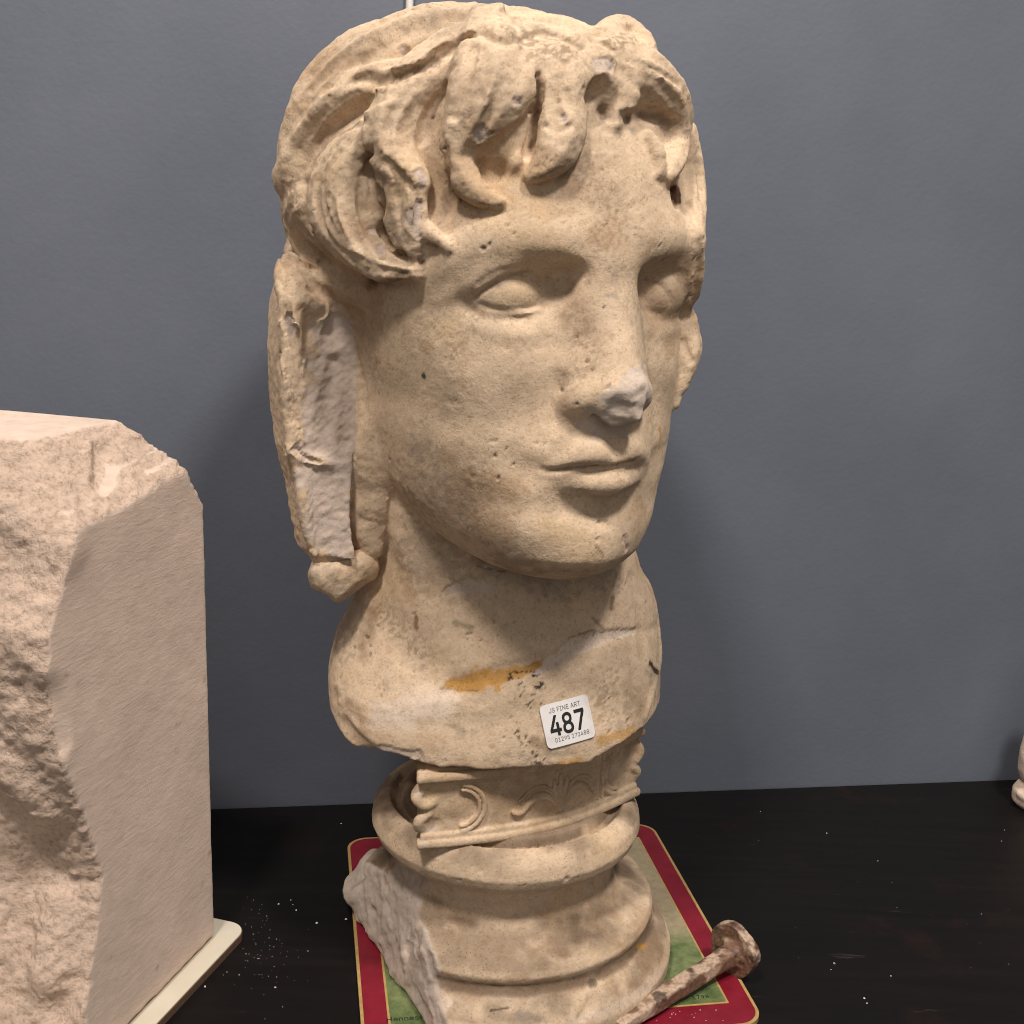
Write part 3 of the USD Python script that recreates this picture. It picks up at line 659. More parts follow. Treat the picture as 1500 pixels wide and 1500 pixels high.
for i, (P, r, k) in enumerate([([(860, 250), (900, 310), (880, 350)], [22, 24, 16], .28), ([(840, 460), (860, 520), (835, 560)], [12, 14, 12], .32), ([(690, 470), (660, 520)], [10, 10], .35), ([(700, 700), (690, 760)], [16, 14], .35), ([(760, 60), (820, 70)], [16, 18], .5), ([(640, 90), (560, 130)], [10, 10], .5),
        ([(960, 70), (900, 60)], [10, 12], .5), ([(560, 900), (620, 960)], [14, 14], .4), ([(900, 990), (880, 1040)], [12, 14], .4), ([(800, 235), (790, 250)], [8, 7], .6), ([(425, 270), (435, 310)], [8, 8], .6), ([(430, 560), (425, 620)], [6, 6], .5)]):
    stain(hv, W, col, P, r, BROWN * .45, k, .9, 240 + i, grain=.006, spot=-.01)
# grime in the hair channels; darker brown lines on lock edges, lids and mouth
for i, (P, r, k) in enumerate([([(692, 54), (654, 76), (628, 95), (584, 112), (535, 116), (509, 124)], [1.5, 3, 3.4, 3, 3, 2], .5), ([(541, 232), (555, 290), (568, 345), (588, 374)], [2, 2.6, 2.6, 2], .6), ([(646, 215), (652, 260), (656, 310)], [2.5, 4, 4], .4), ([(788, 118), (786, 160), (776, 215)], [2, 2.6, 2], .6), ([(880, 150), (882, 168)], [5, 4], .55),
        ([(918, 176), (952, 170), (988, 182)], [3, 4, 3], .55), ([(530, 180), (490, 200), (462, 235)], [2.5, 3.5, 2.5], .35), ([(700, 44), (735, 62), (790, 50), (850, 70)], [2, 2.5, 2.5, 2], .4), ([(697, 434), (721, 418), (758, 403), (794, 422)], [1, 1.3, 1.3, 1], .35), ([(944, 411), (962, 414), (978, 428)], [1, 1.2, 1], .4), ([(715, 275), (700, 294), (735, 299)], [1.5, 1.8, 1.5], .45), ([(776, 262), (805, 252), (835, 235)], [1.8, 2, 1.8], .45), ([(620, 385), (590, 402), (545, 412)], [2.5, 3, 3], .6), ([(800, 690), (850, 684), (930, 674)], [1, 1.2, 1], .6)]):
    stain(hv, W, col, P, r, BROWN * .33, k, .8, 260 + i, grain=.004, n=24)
# the broken faces of the hair mass and the repaired tip of the nose
cut_face = np.zeros(len(W))
for i, (P, r) in enumerate([([(500, 540), (496, 600), (490, 655)], [20, 25, 25]), ([(460, 600), (462, 655)], [11, 12]), ([(512, 478), (505, 510)], [7, 9]), ([(485, 480), (482, 500)], [11, 9]), ([(478, 715), (480, 755), (488, 790)], [20, 20, 14])]):
    keep_ = col.copy(); m_ = stain(hv, W, col, P, r, PALE * .92, 1.0, .12, 220 + i, grain=.007); on_ = d_slab < 1.1; col = np.where(on_[:, None], col, keep_); cut_face = np.maximum(cut_face, m_ * on_)
edge_ = V[:, 0] - V[:, 2] - 24.5 + 14 * fb(W, .012, 4, 71)
nose_fix = sstep(0, 1.6, edge_) * (V[:, 1] > 90) * sstep(-58, -54, V[:, 2]) * (np.abs(V[:, 0]) < 14 + 30 * fb(W, .01, 3, 74)) * (V[:, 2] < -26) * sstep(88, 95, V[:, 1] + 22 * fb(W, .008, 3, 75))
col = col * (1 - nose_fix[:, None]) + WHITE * .85 * nose_fix[:, None]
dsp = dsp - .7 * chip + nose_fix * (1.0 * fb(W, .009, 3, 72)) + cut_face * (.5 * fb(W, .005, 3, 73) + 1.0 * fb(W * np.array([1, 1, .35]), .006, 3, 78) + .6 * fb(W, .0025, 2, 79))
W = W + N * (dsp * HS)[:, None]
N = vnormals(W, Q)
def fm(m): return m[Q].mean(1) > .5
F_nose = fm(nose_fix); F_cut = fm(cut_face) & ~F_nose; F_neck = fm(is_neck * 1.0) & ~F_cut; F_hair = fm((hairy > .3) * 1.0) & ~F_cut & ~F_neck & ~F_nose; F_head = ~(F_nose | F_cut | F_neck | F_hair)
for nm, m, mt, lb in (("head", F_head, M_plaster, None), ("hair", F_hair, M_plaster, None), ("neck", F_neck, M_plaster, "cracked neck and chest with ochre glue stains"), ("nose_tip", F_nose, M_break, "pale grey repaired tip of the nose"), ("broken_hair_face", F_cut, M_break, "bare grey broken face of the side hair")):
    a, b, c = sub(W, Q, N, col, m); put(nm, a, mt, bust, normals=b, col=c, label=lb)

# round moulded base: profile turned about the axis, its near left side broken away to a rough lump
PROF = [(0, 0), (112, 0), (116.5, 5), (117, 14), (113, 22), (107, 28), (101.5, 33), (100, 37), (101.5, 40), (103, 44), (101, 48.5), (93, 51.5), (80, 57), (73.5, 67), (72, 78), (74, 86), (76, 88), (83, 90), (88, 95), (90.8, 102), (89.5, 110), (85, 116), (79, 119), (77, 116), (74, 112.5), (71, 113), (69.5, 120), (66, 121.5), (62, 119.5), (0, 119.5)]
def rounded_profile(pts, r): return Polygon(pts).buffer(-r).buffer(2 * r).buffer(-r)
pv = Vol((-134, -122, -3), (122, 122, 128), 1.35, BASE, np.eye(3), .001)
pg_ = rounded_profile(PROF + [(-5, 119.5), (-5, 0)], .8)
ga, gz = np.arange(-2, 190, 1.0), np.arange(-12, 140, 1.0)
gx, gy = np.meshgrid(ga, gz, indexing="ij"); pp = spts(np.c_[gx.ravel(), gy.ravel()])
tab = np.where(sdist(pp, pg_) <= 0, -sdist(pp, pg_.exterior), sdist(pp, pg_.exterior)).reshape(gx.shape)
X, Y, Z = pv.coords(); rr = np.sqrt(X * X + Y * Y)
pv.d = ndimage.map_coordinates(tab, [np.broadcast_to(rr + 2, pv.n).ravel(), np.broadcast_to(Z + 12, pv.n).ravel()], order=1, mode="nearest").reshape(pv.n).astype(np.float32)
ps = Sculpt(pv)
def in_plane(P, c, nrm):
    c = np.array(c, float); nrm = np.array(nrm, float); o = pv.local(EYE); d = np.array([ray(x, y) for x, y in P]) @ pv.M
    t = ((c - o) @ nrm) / (d @ nrm); return o + d * t[:, None]
# the break: a plane through its foot on the mat and its upper edge on the hollow moulding
up_edge = pv.hit([(628, 1352)])[0][0]
g1, g2 = pv.local(ground(510, 1332, .004)), pv.local(ground(630, 1500, .004))
lump_n = np.cross(g2 - g1, up_edge - g1); lump_n /= np.linalg.norm(lump_n); lump_n *= np.sign(lump_n @ (pv.local(EYE) - g1))
hd = ((X - g1[0]) * lump_n[0] + (Y - g1[1]) * lump_n[1] + (Z - g1[2]) * lump_n[2]).astype(np.float32)
hd = hd - 3.5 * np.sin((Z - 5) * .05) - 3 * np.sin((X + Y) * .035)
ii = np.nonzero(np.abs(hd) < 14); gp = np.stack([X.ravel()[ii[0]], Y.ravel()[ii[1]], Z.ravel()[ii[2]]], 1) * .001
hd[ii] += (9 * fb(gp, .032, 3, 77) + 4 * fb(gp, .011, 3, 78)).astype(np.float32)
lb = pv.local(ground(534, 1304, .022))
hd = smin(hd, (np.sqrt((X - lb[0] - 4) ** 2 + ((Y - lb[1] - 12) * .7) ** 2 + (Z - lb[2]) ** 2) - 19).astype(np.float32), 6)
keep_above = (Z - 86) + 0 * X
lump = (np.sqrt((X - lb[0] - 4) ** 2 + ((Y - lb[1] - 12) * .7) ** 2 + (Z - lb[2]) ** 2) - 17 + 5 * np.sin(X * .13 + 1) * np.sin(Z * .16) ).astype(np.float32)
pv.d = np.where(Z < 86, -smin(-pv.d, -hd, 2.5), pv.d).astype(np.float32)
pv.d = smin(pv.d, np.maximum(lump, -Z), 4)
hd = np.where(lump < 3, np.minimum(np.abs(hd), np.abs(lump)), hd)
for P, r, a in (([(852, 1490), (862, 1478), (868, 1465)], [4, 5, 4], -5), ([(655, 1362)], [3], -6), ([(560, 1285), (562, 1292)], [3, 3], -5), ([(830, 1288)], [2.5], -5), ([(880, 1432)], [5], -2.5)):
    ps.push(pv.hit(P)[0], r, a)
V, Q = cast_mesh(pv); W = pv.world(V); N = vnormals(W, Q)
onbreak = sstep(1.8, .6, np.abs(ndimage.map_coordinates(hd, ((V - pv.lo) / pv.h).T, order=1))) * (V[:, 2] < 85)
col = paint(W)
# grey dust that settled on the ledges and in the groove under the seat of the block
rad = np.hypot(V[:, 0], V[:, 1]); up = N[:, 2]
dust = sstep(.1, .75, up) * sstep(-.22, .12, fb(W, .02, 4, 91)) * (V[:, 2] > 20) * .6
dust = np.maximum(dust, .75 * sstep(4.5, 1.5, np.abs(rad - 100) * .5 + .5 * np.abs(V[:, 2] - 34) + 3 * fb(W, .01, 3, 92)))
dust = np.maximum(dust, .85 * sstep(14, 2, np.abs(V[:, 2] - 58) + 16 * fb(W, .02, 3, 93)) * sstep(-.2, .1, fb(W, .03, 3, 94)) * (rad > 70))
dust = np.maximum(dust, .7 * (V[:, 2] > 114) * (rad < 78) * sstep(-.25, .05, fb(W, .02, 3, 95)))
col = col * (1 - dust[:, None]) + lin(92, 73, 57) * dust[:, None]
col = col * (1 - onbreak[:, None]) + lin(190, 174, 160) * (1 + .22 * fb(W, .012, 4, 96) + .2 * fb(W, .004, 3, 97))[:, None] * onbreak[:, None]
for i, (P, r, c_, a) in enumerate([([(640, 1490), (650, 1470)], [7, 6], WHITE, .8), ([(762, 1488), (790, 1492)], [3.5, 3], GREY, .8), ([(934, 1388), (944, 1385)], [2, 2], OCHRE, .7), ([(868, 1440)], [4], DARK, .6), ([(720, 1480), (745, 1476)], [1.2, 1.2], DARK, .8), ([(840, 1495), (930, 1460), (965, 1420)], [3, 4, 3], PALE, .5)]):
    stain(pv, W, col, P, r, c_, a, .5, 300 + i, n=8)
dsp = .5 * fb(W, .012, 3, 81) + .35 * fb(W, .004, 3, 82) + onbreak * (4.0 * fb(W, .016, 4, 83) + 1.6 * fb(W, .005, 3, 84)) - .7 * sstep(.26, .36, fb(W + 4, .004, 2, 85))
dsp = dsp * (V[:, 2] > 2)
W = W + N * (dsp * .001)[:, None]; N = vnormals(W, Q)
Fb = onbreak[Q].mean(1) > .5
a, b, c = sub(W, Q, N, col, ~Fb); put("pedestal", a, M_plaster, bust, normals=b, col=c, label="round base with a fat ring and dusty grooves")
a, b, c = sub(W, Q, N, col, Fb); put("broken_base_face", a, M_break, bust, normals=b, col=c, label="rough grey break on the near left of the base")

# square block with a carved frieze between base and bust
ang = math.radians(30.7); FM = np.stack([[math.cos(ang), math.sin(ang), 0], [math.sin(ang), -math.cos(ang), 0], [0, 0, 1.0]], 1)   # along the frieze, out of it, up
fo = np.array([-.0490, .681, .1225])
fv = Vol((-9, -125, -4), (178, 27, 118), .95, fo, FM, .001)
X, Y, Z = fv.coords()
BUL = 16 * np.sin(np.pi * np.clip(X / 166, 0, 1))      # the frieze bows outward; its left side runs straight back
XL = X + .50 * np.minimum(Y, 0)
def rbox(lo, hi, r):
    q = [np.maximum(l + r - c, d_ - (h_ - r)) for c, d_, l, h_ in zip((XL, Y, Z), (X, Y - BUL, Z), lo, hi)]
    m = [np.maximum(a_, 0) for a_ in q]
    return np.sqrt(m[0] ** 2 + m[1] ** 2 + m[2] ** 2) + np.minimum(np.maximum(np.maximum(q[0], q[1]), q[2]), 0) - r
fv.d = rbox((2, -110, 0), (162, -3.5, 51), 2.0).astype(np.float32)
for z0, z1, y1, r in ((0, 5.5, 1.5, 2.2), (5.2, 9.0, -.8, 1.6), (40.5, 44, -1.2, 1.5), (43.6, 49.5, 2.2, 2.4)):
    fv.d = smin(fv.d, rbox((2 - y1 - 3, -112, z0), (162 + y1 + 2, y1, z1), r).astype(np.float32), .5)
fv.d = smin(fv.d, rbox((12, -100, 48), (100, -18, 112), 6).astype(np.float32), 3)     # the core that carries the neck
fs = Sculpt(fv)
def orn(P, r, k=1.0, n=24, y=-2.0): fs.tube([(x, y + 16 * math.sin(math.pi * x / 166), z) for x, z in P], r, k=k, n=n)
t_ = np.linspace(-1.45, 1.45, 14)
for cx, dr in ((24, 1), (143, -1)):
    for rad_, w_ in ((15.5, 1.5), (12.2, 1.3)):
        orn([(cx + dr * rad_ * math.cos(u), 24.5 + rad_ * math.sin(u)) for u in t_], [w_] * 14)
    fs.push([(cx - 2 * dr, 1, 24.5)], 9, 1.4)
orn([(58, 17), (63, 15.5), (68, 21), (76, 25.5), (84, 22), (89, 15.5)], [1.2, 1.7, 2.2, 2.4, 2.1, 1.3])
orn([(62, 24), (70, 30), (79, 31), (87, 25)], [.8, 1.1, 1.2, .8])
orn([(122, 17), (118, 15.5), (113, 21), (106, 25.5), (99, 22), (95, 15.5)], [1.2, 1.7, 2.2, 2.4, 2.1, 1.3])
orn([(119, 24), (112, 30), (104, 31), (97, 25)], [.8, 1.1, 1.2, .8])
for dx, zt in ((0, 36), (-5, 33), (5, 33)): orn([(91.5, 13), (91.5 + dx * .6, 24), (91.5 + dx, zt)], [1.3, 1.9, 1.2])
orn([(128, 10), (128, 40)], [1.1, 1.1], n=6); orn([(124.5, 10), (124.5, 40)], [.7, .7], n=6)
# scrolled left end, worn
fs.tube([(3, -6, 37), (-1, -4, 33), (4, -1, 28), (10, -2, 30)], [4, 3.4, 3, 2.4], k=2.5, n=14); fs.tube([(2, -5, 13), (1, -3, 18), (6, -1, 22)], [4, 3.5, 2.4], k=2.5, n=12)
fs.tube([(162, -6, 36), (165, -3, 31), (161, -1, 26)], [4, 3.4, 2.6], k=2.5, n=14); fs.tube([(162, -5, 13), (163, -3, 17), (159, -1, 21)], [4, 3.5, 2.4], k=2.5, n=12)
fs.push([(10, 0, 14)], 6, -2.5)
V, Q = cast_mesh(fv); W = fv.world(V); N = vnormals(W, Q)
col = paint(W, CREAM * .97)
low = sstep(-.9, -3.6, V[:, 1]) * (V[:, 1] > -8) * (V[:, 2] > 9) * (V[:, 2] < 41)
k = .35 * sstep(-.2, .2, fb(W, .015, 3, 88)); col = col * (1 - k[:, None]) + lin(150, 128, 98) * k[:, None]
for i, (P, r, c_, a) in enumerate([([(622, 1216), (634, 1212)], [2, 2.5], PALE, .9), ([(623, 1238)], [3], PALE, .8), ([(614, 1160)], [4], PALE, .5)]): stain(fv, W, col, P, r, c_, a, .4, 320 + i)
W = W + N * ((.45 * fb(W, .008, 3, 86) + .3 * fb(W, .0035, 3, 87)) * .001)[:, None]; N = vnormals(W, Q)
put("frieze_block", (W, Q), M_plaster, bust, normals=N, col=col, label="square block carved with scrolls and a leaf between base and neck")

# ---------------------------------------------------------------- the auction label stuck on the chest
M_paper = mat("label_paper", {"g": ("geometry", {}), "n": ("noise_texture", {"scale": 70.0, "detail": 5.0, "roughness": .7}), "r": ("rgb_ramp", {"ramp": [(.3, (.66, .61, .57)), (.5, (.76, .72, .70)), (.7, (.79, .76, .75))]}), "p": ("principled_bsdf", {"roughness": .45, "specular_ior_level": .35})}, [("g.position", "n.vector"), ("n.fac", "r.fac"), ("r.color", "p.base_color")])
M_ink = mat("black_ink", {"p": ("principled_bsdf", {"base_color": (.012, .012, .013), "roughness": .5})}, [])
M_ink2 = mat("grey_ink", {"p": ("principled_bsdf", {"base_color": (.16, .155, .15), "roughness": .5})}, [])
LC = hv.world(hv.hit([(788, 1035), (859, 1015), (872, 1078), (803, 1097)])[0])
lc = LC.mean(0); lx = (LC[1] + LC[2] - LC[0] - LC[3]) / 2; lw = np.linalg.norm(lx); lx /= lw
ly = (LC[0] + LC[1] - LC[3] - LC[2]) / 2; ly -= lx * (ly @ lx); lh = np.linalg.norm(ly); ly /= lh; ln = np.cross(lx, ly)
def on_label(ab, off):
    """flat label coordinates (metres) laid on the curved chest"""
    p = lc + ab[:, :1] * lx + ab[:, 1:2] * ly + ln * .02
    o = hv.local(p); d = np.tile(-ln @ hv.M, (len(p), 1)); t = np.full(len(p), 4.0)
    for _ in range(60): t = t + hv.at(o + d * t[:, None]) * .7
    return hv.world(o + d * t[:, None]) + ln * np.asarray(off)[:, None]
def smooth_label(ab, off):
    """a paper does not follow each bump: a quadric through the chest under it"""
    return np.c_[np.ones(len(ab)), ab, ab[:, 0] ** 2, ab[:, 0] * ab[:, 1], ab[:, 1] ** 2] @ LQC, off
gl = np.stack(np.meshgrid(np.linspace(-lw / 2, lw / 2, 12), np.linspace(-lh / 2, lh / 2, 12)), -1).reshape(-1, 2)
hh = (on_label(gl, np.zeros(len(gl))) - lc) @ ln
LQC = np.linalg.lstsq(np.c_[np.ones(len(gl)), gl, gl[:, 0] ** 2, gl[:, 0] * gl[:, 1], gl[:, 1] ** 2], hh, rcond=None)[0]
def warp(v):
    h_, _ = smooth_label(v[:, :2], 0); return lc + v[:, :1] * lx + v[:, 1:2] * ly + ln * (h_ + .0009 + v[:, 2])[:, None]
lab = tag(UsdGeom.Xform.Define(stage, bust.GetPath().pathString + "/lot_label"))
card = trimesh.creation.extrude_polygon(shapely.box(-lw / 2 + .003, -lh / 2 + .003, lw / 2 - .003, lh / 2 - .003).buffer(.003, quad_segs=6), .00025, engine="earcut")
card = card.subdivide_to_size(.004); put("paper", (warp(np.array(card.vertices)), np.array(card.faces)), M_paper, lab, smooth=False, label="white rounded paper label")
def words(name, text, height, cx, cy, m, bold=False, sx=1.0):
    t = meshkit.text_mesh(text, height, .00012, bold).subdivide_to_size(.0022, max_iter=20); v = np.array(t.vertices); v[:, 0] = (v[:, 0] - (v[:, 0].min() + v[:, 0].max()) / 2) * sx + cx; v[:, 1] += cy - height / 2; v[:, 2] += .0003
    put(name, (warp(v), np.array(t.faces)), m, lab, smooth=False)
words("lot_number", "487", lh * .45, -.0004, -lh * .01, M_ink, True, .74)
words("heading", "JS FINE ART", lh * .105, -.0002, lh * .345, M_ink2, False, .85)
words("telephone_number", "01295 272488", lh * .095, .0008, -lh * .335, M_ink2, False, .85)

# ---------------------------------------------------------------- place mat under the bust
BL, BR, FR, FL = [ground(*q, .004) for q in ((527, 1229), (966, 1204), (1104, 1494), (506.5, 1537))]
mc = (BL + BR + FR + FL) / 4; mx = (BR - BL) / np.linalg.norm(BR - BL) + (FR - FL) / np.linalg.norm(FR - FL); mx[2] = 0; mx /= np.linalg.norm(mx); my = np.array([-mx[1], mx[0], 0])
mw = (np.linalg.norm(BR - BL) + np.linalg.norm(FR - FL)) / 2; mh = (np.linalg.norm(BR - FR) + np.linalg.norm(BL - FL)) / 2 + .006
mc = mc - my * .002
pm = thing("place_mat", (mc[0], mc[1], 0), "red bordered picture place mat with gold lines under the plaster bust", "place mat")
def flat(poly, z0, t):
    e = trimesh.creation.extrude_polygon(poly, t, engine="earcut"); v = np.array(e.vertices)
    return np.array([mc[0], mc[1], 0]) + v[:, :1] * mx + v[:, 1:2] * my + np.array([0, 0, 1]) * (v[:, 2:] + z0), np.array(e.faces)
def rrect(w, h, r, cx=0, cy=0): return shapely.box(cx - w / 2 + r, cy - h / 2 + r, cx + w / 2 - r, cy + h / 2 - r).buffer(r, quad_segs=12)
def lacquer(name, c, c2, sc=60, rough=.35):
    return mat(name, {"g": ("geometry", {}), "n": ("noise_texture", {"scale": float(sc), "detail": 5.0, "roughness": .65}), "r": ("rgb_ramp", {"ramp": [(.3, tuple(c)), (.7, tuple(c2))]}), "p": ("principled_bsdf", {"roughness": rough, "specular_ior_level": .4})},
               [("g.position", "n.vector"), ("n.fac", "r.fac"), ("r.color", "p.base_color")])
M_red = lacquer("red_lacquer", (.17, .008, .018), (.24, .014, .03)); M_gold = lacquer("gold_print", (.36, .23, .08), (.5, .34, .13), 200); M_core = lacquer("brown_board", (.10, .06, .035), (.16, .10, .06), 300, .8)
put("board", flat(rrect(mw, mh, .016), 0, .0034), M_gold, pm)
put("red_border", flat(rrect(mw - .0042, mh - .0042, .0145), .0034, .0002), M_red, pm)
iw, ih = mw - .034, mh - .046
put("gold_line", flat(rrect(iw, ih, .0006), .0036, .0002), M_gold, pm)
M_pic = mat("printed_landscape", {
    "g": ("geometry", {}), "s": ("separate_xyz", {}), "n": ("noise_texture", {"scale": 38.0, "detail": 6.0, "roughness": .7}), "n2": ("noise_texture", {"scale": 160.0, "detail": 4.0, "roughness": .7}),
    "r": ("rgb_ramp", {"ramp": [(.25, (.035, .055, .022)), (.45, (.11, .15, .055)), (.62, (.2, .23, .10)), (.8, (.33, .31, .18))]}),
    "k": ("map_range", {"from_min": .775, "from_max": .80, "to_min": 0.0, "to_max": .9, "clamp": True}),
    "m": ("mix_color", {"b": (.42, .33, .21)}), "r2": ("rgb_ramp", {"ramp": [(.3, (.72, .72, .72)), (.7, (1.15, 1.15, 1.15))]}), "m2": ("mix_color", {"blend_type": "multiply", "fac": .8, "use_clamp": False}),
    "p": ("principled_bsdf", {"roughness": .35, "specular_ior_level": .4})},
    [("g.position", "s.vector"), ("g.position", "n.vector"), ("g.position", "n2.vector"), ("n.fac", "r.fac"), ("s.y", "k.value"), ("k.result", "m.fac"), ("r.color", "m.a"), ("n2.fac", "r2.fac"), ("m.result", "m2.a"), ("r2.color", "m2.b"), ("m2.result", "p.base_color")])
put("picture", flat(rrect(iw - .003, ih - .003, .0004), .0038, .0002), M_pic, pm)
def mat_words(name, text, h, px, py, sx=1.0):
    t = meshkit.text_mesh(text, h, .00008); v = np.array(t.vertices); v[:, 0] *= sx; c = ground(px, py, .004); c = c - mc; a0, b0 = c @ mx, c @ my
    w = np.array([mc[0], mc[1], 0]) + (v[:, :1] + a0) * mx + (v[:, 1:2] + b0) * my + np.array([0, 0, 1]) * (v[:, 2:] + .00402)
    put(name, (w, np.array(t.faces)), M_ink, pm, smooth=False)
mat_words("caption", "Hennessy", .0042, 566, 1497)
mat_words("date_print", "1798", .0035, 1014, 1464)

# ---------------------------------------------------------------- iron nail lying across the corner of the mat
NT, NHd = np.array([.078, .672, .010]), ground(1077, 1393, .0185)
na = (NHd - NT) / np.linalg.norm(NHd - NT); nx = np.cross(na, [0, 0, 1.0]); nx /= np.linalg.norm(nx); nz = np.cross(nx, na)
nl = np.linalg.norm(NHd - NT)
nv = Vol((-24, -5, -26), (24, nl * 1000 + 14, 26), .7, NT, np.stack([nx, na, nz], 1), .001)
X, Y, Z = nv.coords(); L_ = nl * 1000
tw = .25 * np.sin(Y * .05); xs, zs = X + 1.2 * np.sin(Y * .04), Z + .8 * np.sin(Y * .03 + 1)
half = 4.9 + 1.2 * np.clip(Y / L_, 0, 1) - 1.0 * np.clip(1 - Y / 40, 0, 1) + 4.5 * np.clip((Y - L_ + 11) / 11, 0, 1) ** 2
q = (np.abs(xs) ** 5 + np.abs(zs) ** 5) ** .2 - half
nv.d = np.maximum(q, np.maximum(-Y, Y - L_)).astype(np.float32)
hx, hz, hy = X, Z - 1.5, Y - L_ - .10 * Z
rd = np.sqrt(hx * hx + hz * hz * 1.02)
disc = np.maximum(rd - 18.6 - .9 * np.sin(3 * np.arctan2(hz, hx) + 1) - .6 * np.sin(5 * np.arctan2(hz, hx)), np.abs(hy + .012 * rd ** 1.6) - 3.6)
nv.d = smin(nv.d, disc.astype(np.float32), 3.5)
V, Q = cast_mesh(nv); W = nv.world(V); N = vnormals(W, Q)
W = W + N * ((1.3 * fb(W, .012, 3, 400) + .9 * fb(W, .004, 3, 401)) * .001)[:, None]; N = vnormals(W, Q)
c = np.tile(lin(122, 92, 74), (len(W), 1)) * (1 + .8 * fb(W, .01, 4, 402) + .7 * fb(W, .004, 3, 405))[:, None]
k = sstep(-.02, .12, fb(W, .012, 4, 403) + .10 * sstep(.02, -.02, (W - NT) @ na - .055) - .02); c = c * (1 - .75 * k[:, None]) + lin(206, 180, 156) * .75 * k[:, None]
k = .8 * sstep(.1, .22, fb(W, .008, 3, 404)); c = c * (1 - k[:, None]) + lin(62, 44, 36) * k[:, None]
M_rust = mat("rusted_iron", {"t": ("attribute", {"attribute": "tint"}), "g": ("geometry", {}), "n": ("noise_texture", {"scale": 500.0, "detail": 4.0}), "r": ("rgb_ramp", {"ramp": [(.3, (.55, .5, .46)), (.6, (1.05, 1.05, 1.05))]}), "m": ("mix_color", {"blend_type": "multiply", "fac": .8, "use_clamp": False}), "b": ("bump", {"strength": .6, "distance": .0006}), "p": ("principled_bsdf", {"roughness": .55, "specular_ior_level": .5})},
    [("g.position", "n.vector"), ("n.fac", "r.fac"), ("t.color", "m.a"), ("r.color", "m.b"), ("m.result", "p.base_color"), ("n.fac", "b.height"), ("b.normal", "p.normal")])
nail = thing("iron_nail", NHd * np.array([1, 1, 0]), "large rusty hand forged iron nail lying across the corner of the red mat", "nail")
sh = ((W - NT) @ na < nl - .007)[Q].mean(1) > .5
a, b, d_ = sub(W, Q, N, c, sh); put("shank", a, M_rust, nail, normals=b, col=d_)
a, b, d_ = sub(W, Q, N, c, ~sh); put("nail_head", a, M_rust, nail, normals=b, col=d_)

# ---------------------------------------------------------------- rough stone block on its board, at the left
K0 = ground(316, 1370, .0065); kd = np.array([-.278, -.96, 0]); kd /= np.linalg.norm(kd); kb = np.array([kd[1], -kd[0], 0])   # towards the viewer; leftwards
KM = np.stack([kd, kb, [0, 0, 1.0]], 1)
kv = Vol((-8, -8, -4), (190, 250, 392), 2.0, K0, KM, .001)
X, Y, Z = kv.coords()
fz = np.array([(0, 150), (44, 147), (75, 136), (112, 126), (160, 140), (208, 159), (245, 163), (272, 160), (300, 143), (318, 135), (346, 124), (375, 100), (400, 96)], float)
front = np.interp(Z.ravel(), fz[:, 0], fz[:, 1])[None, None, :]
yb = np.clip(Y / 60, 0, 1)
front = front * (1 - .35 * yb) + (150 + 6 * np.sin(Z * .02)) * .35 * yb
pts_ = np.stack(np.broadcast_arrays(0 * X, Y, Z), -1)[0:1] * .001
rel = 9 * fb(pts_, .09, 3, 501)[0] + 4 * fb(pts_, .03, 3, 502)[0]
front = front + (rel * (.25 + .75 * np.clip(Y / 25, 0, 1))[0])[None]
kd_ = np.maximum(np.maximum(-X, X - front), np.maximum(-Y, Y - 240)); kd_ = np.maximum(kd_, np.maximum(-Z, Z - 366))
ch1 = ((Z - 330) * .62 - (Y - 0) * .62 + .05 * (X - 60)) + 5 * fb(np.stack(np.broadcast_arrays(X, Y, Z), -1)[::4, ::4, ::4] * .001, .03, 3, 503).repeat(4, 0).repeat(4, 1).repeat(4, 2)[:kv.n[0], :kv.n[1], :kv.n[2]]
kd_ = np.maximum(kd_, ch1)
kd_ = np.maximum(kd_, (Z - 306) * .55 - (X - 0) * .84)          # the lost back corner
kv.d = kd_.astype(np.float32)
ks = Sculpt(kv)
kh = kv.hit
for P, r, a_ in (([(60, 1240), (40, 1330), (15, 1450)], [16, 20, 22], -6), ([(30, 1010), (70, 1040), (85, 1090)], [16, 20, 14], -4.5), ([(150, 660), (152, 690), (146, 712)], [9, 10, 7], -5), ([(85, 1330), (70, 1420)], [16, 20], 9), ([(20, 760), (80, 800)], [20, 22], 6), ([(0, 1120), (60, 1180)], [20, 20], 8), ([(110, 1440), (90, 1490)], [10, 12], -6)):
    ks.push(kh(P)[0], r, a_, n=10)
V, Q = cast_mesh(kv); W = kv.world(V); N = vnormals(W, Q)
sawn = (N @ -kb > .93) & (V[:, 1] < 4)
rough = 1 - sstep(.85, .95, N @ -kb) * (V[:, 1] < 5)
rough = rough * (N[:, 2] < .8) * (1 - .8 * (V[:, 0] < 7) * (V[:, 2] < 300))
dsp = rough * (1.5 * fb(W, .011, 4, 510) + 3.6 * fb(W, .0055, 3, 511)) + .35 * fb(W, .02, 3, 512)
W = W + N * (dsp * .001)[:, None]; N = vnormals(W, Q)
c = lin(196, 173, 155) * (1 + .35 * fb(W, .03, 4, 520) + .25 * fb(W, .008, 3, 521))[:, None]
c2 = lin(206, 185, 169) * (1 + .30 * fb(W, .05, 4, 522) + .16 * fb(W, .01, 3, 523))[:, None]
k = .5 * sstep(.24, .32, fb(W, .009, 3, 524)) * sstep(-.05, .1, fb(W, .05, 2, 525)); c2 = c2 * (1 - k[:, None]) + lin(150, 126, 106) * k[:, None]
c = c * rough[:, None] + c2 * (1 - rough[:, None])
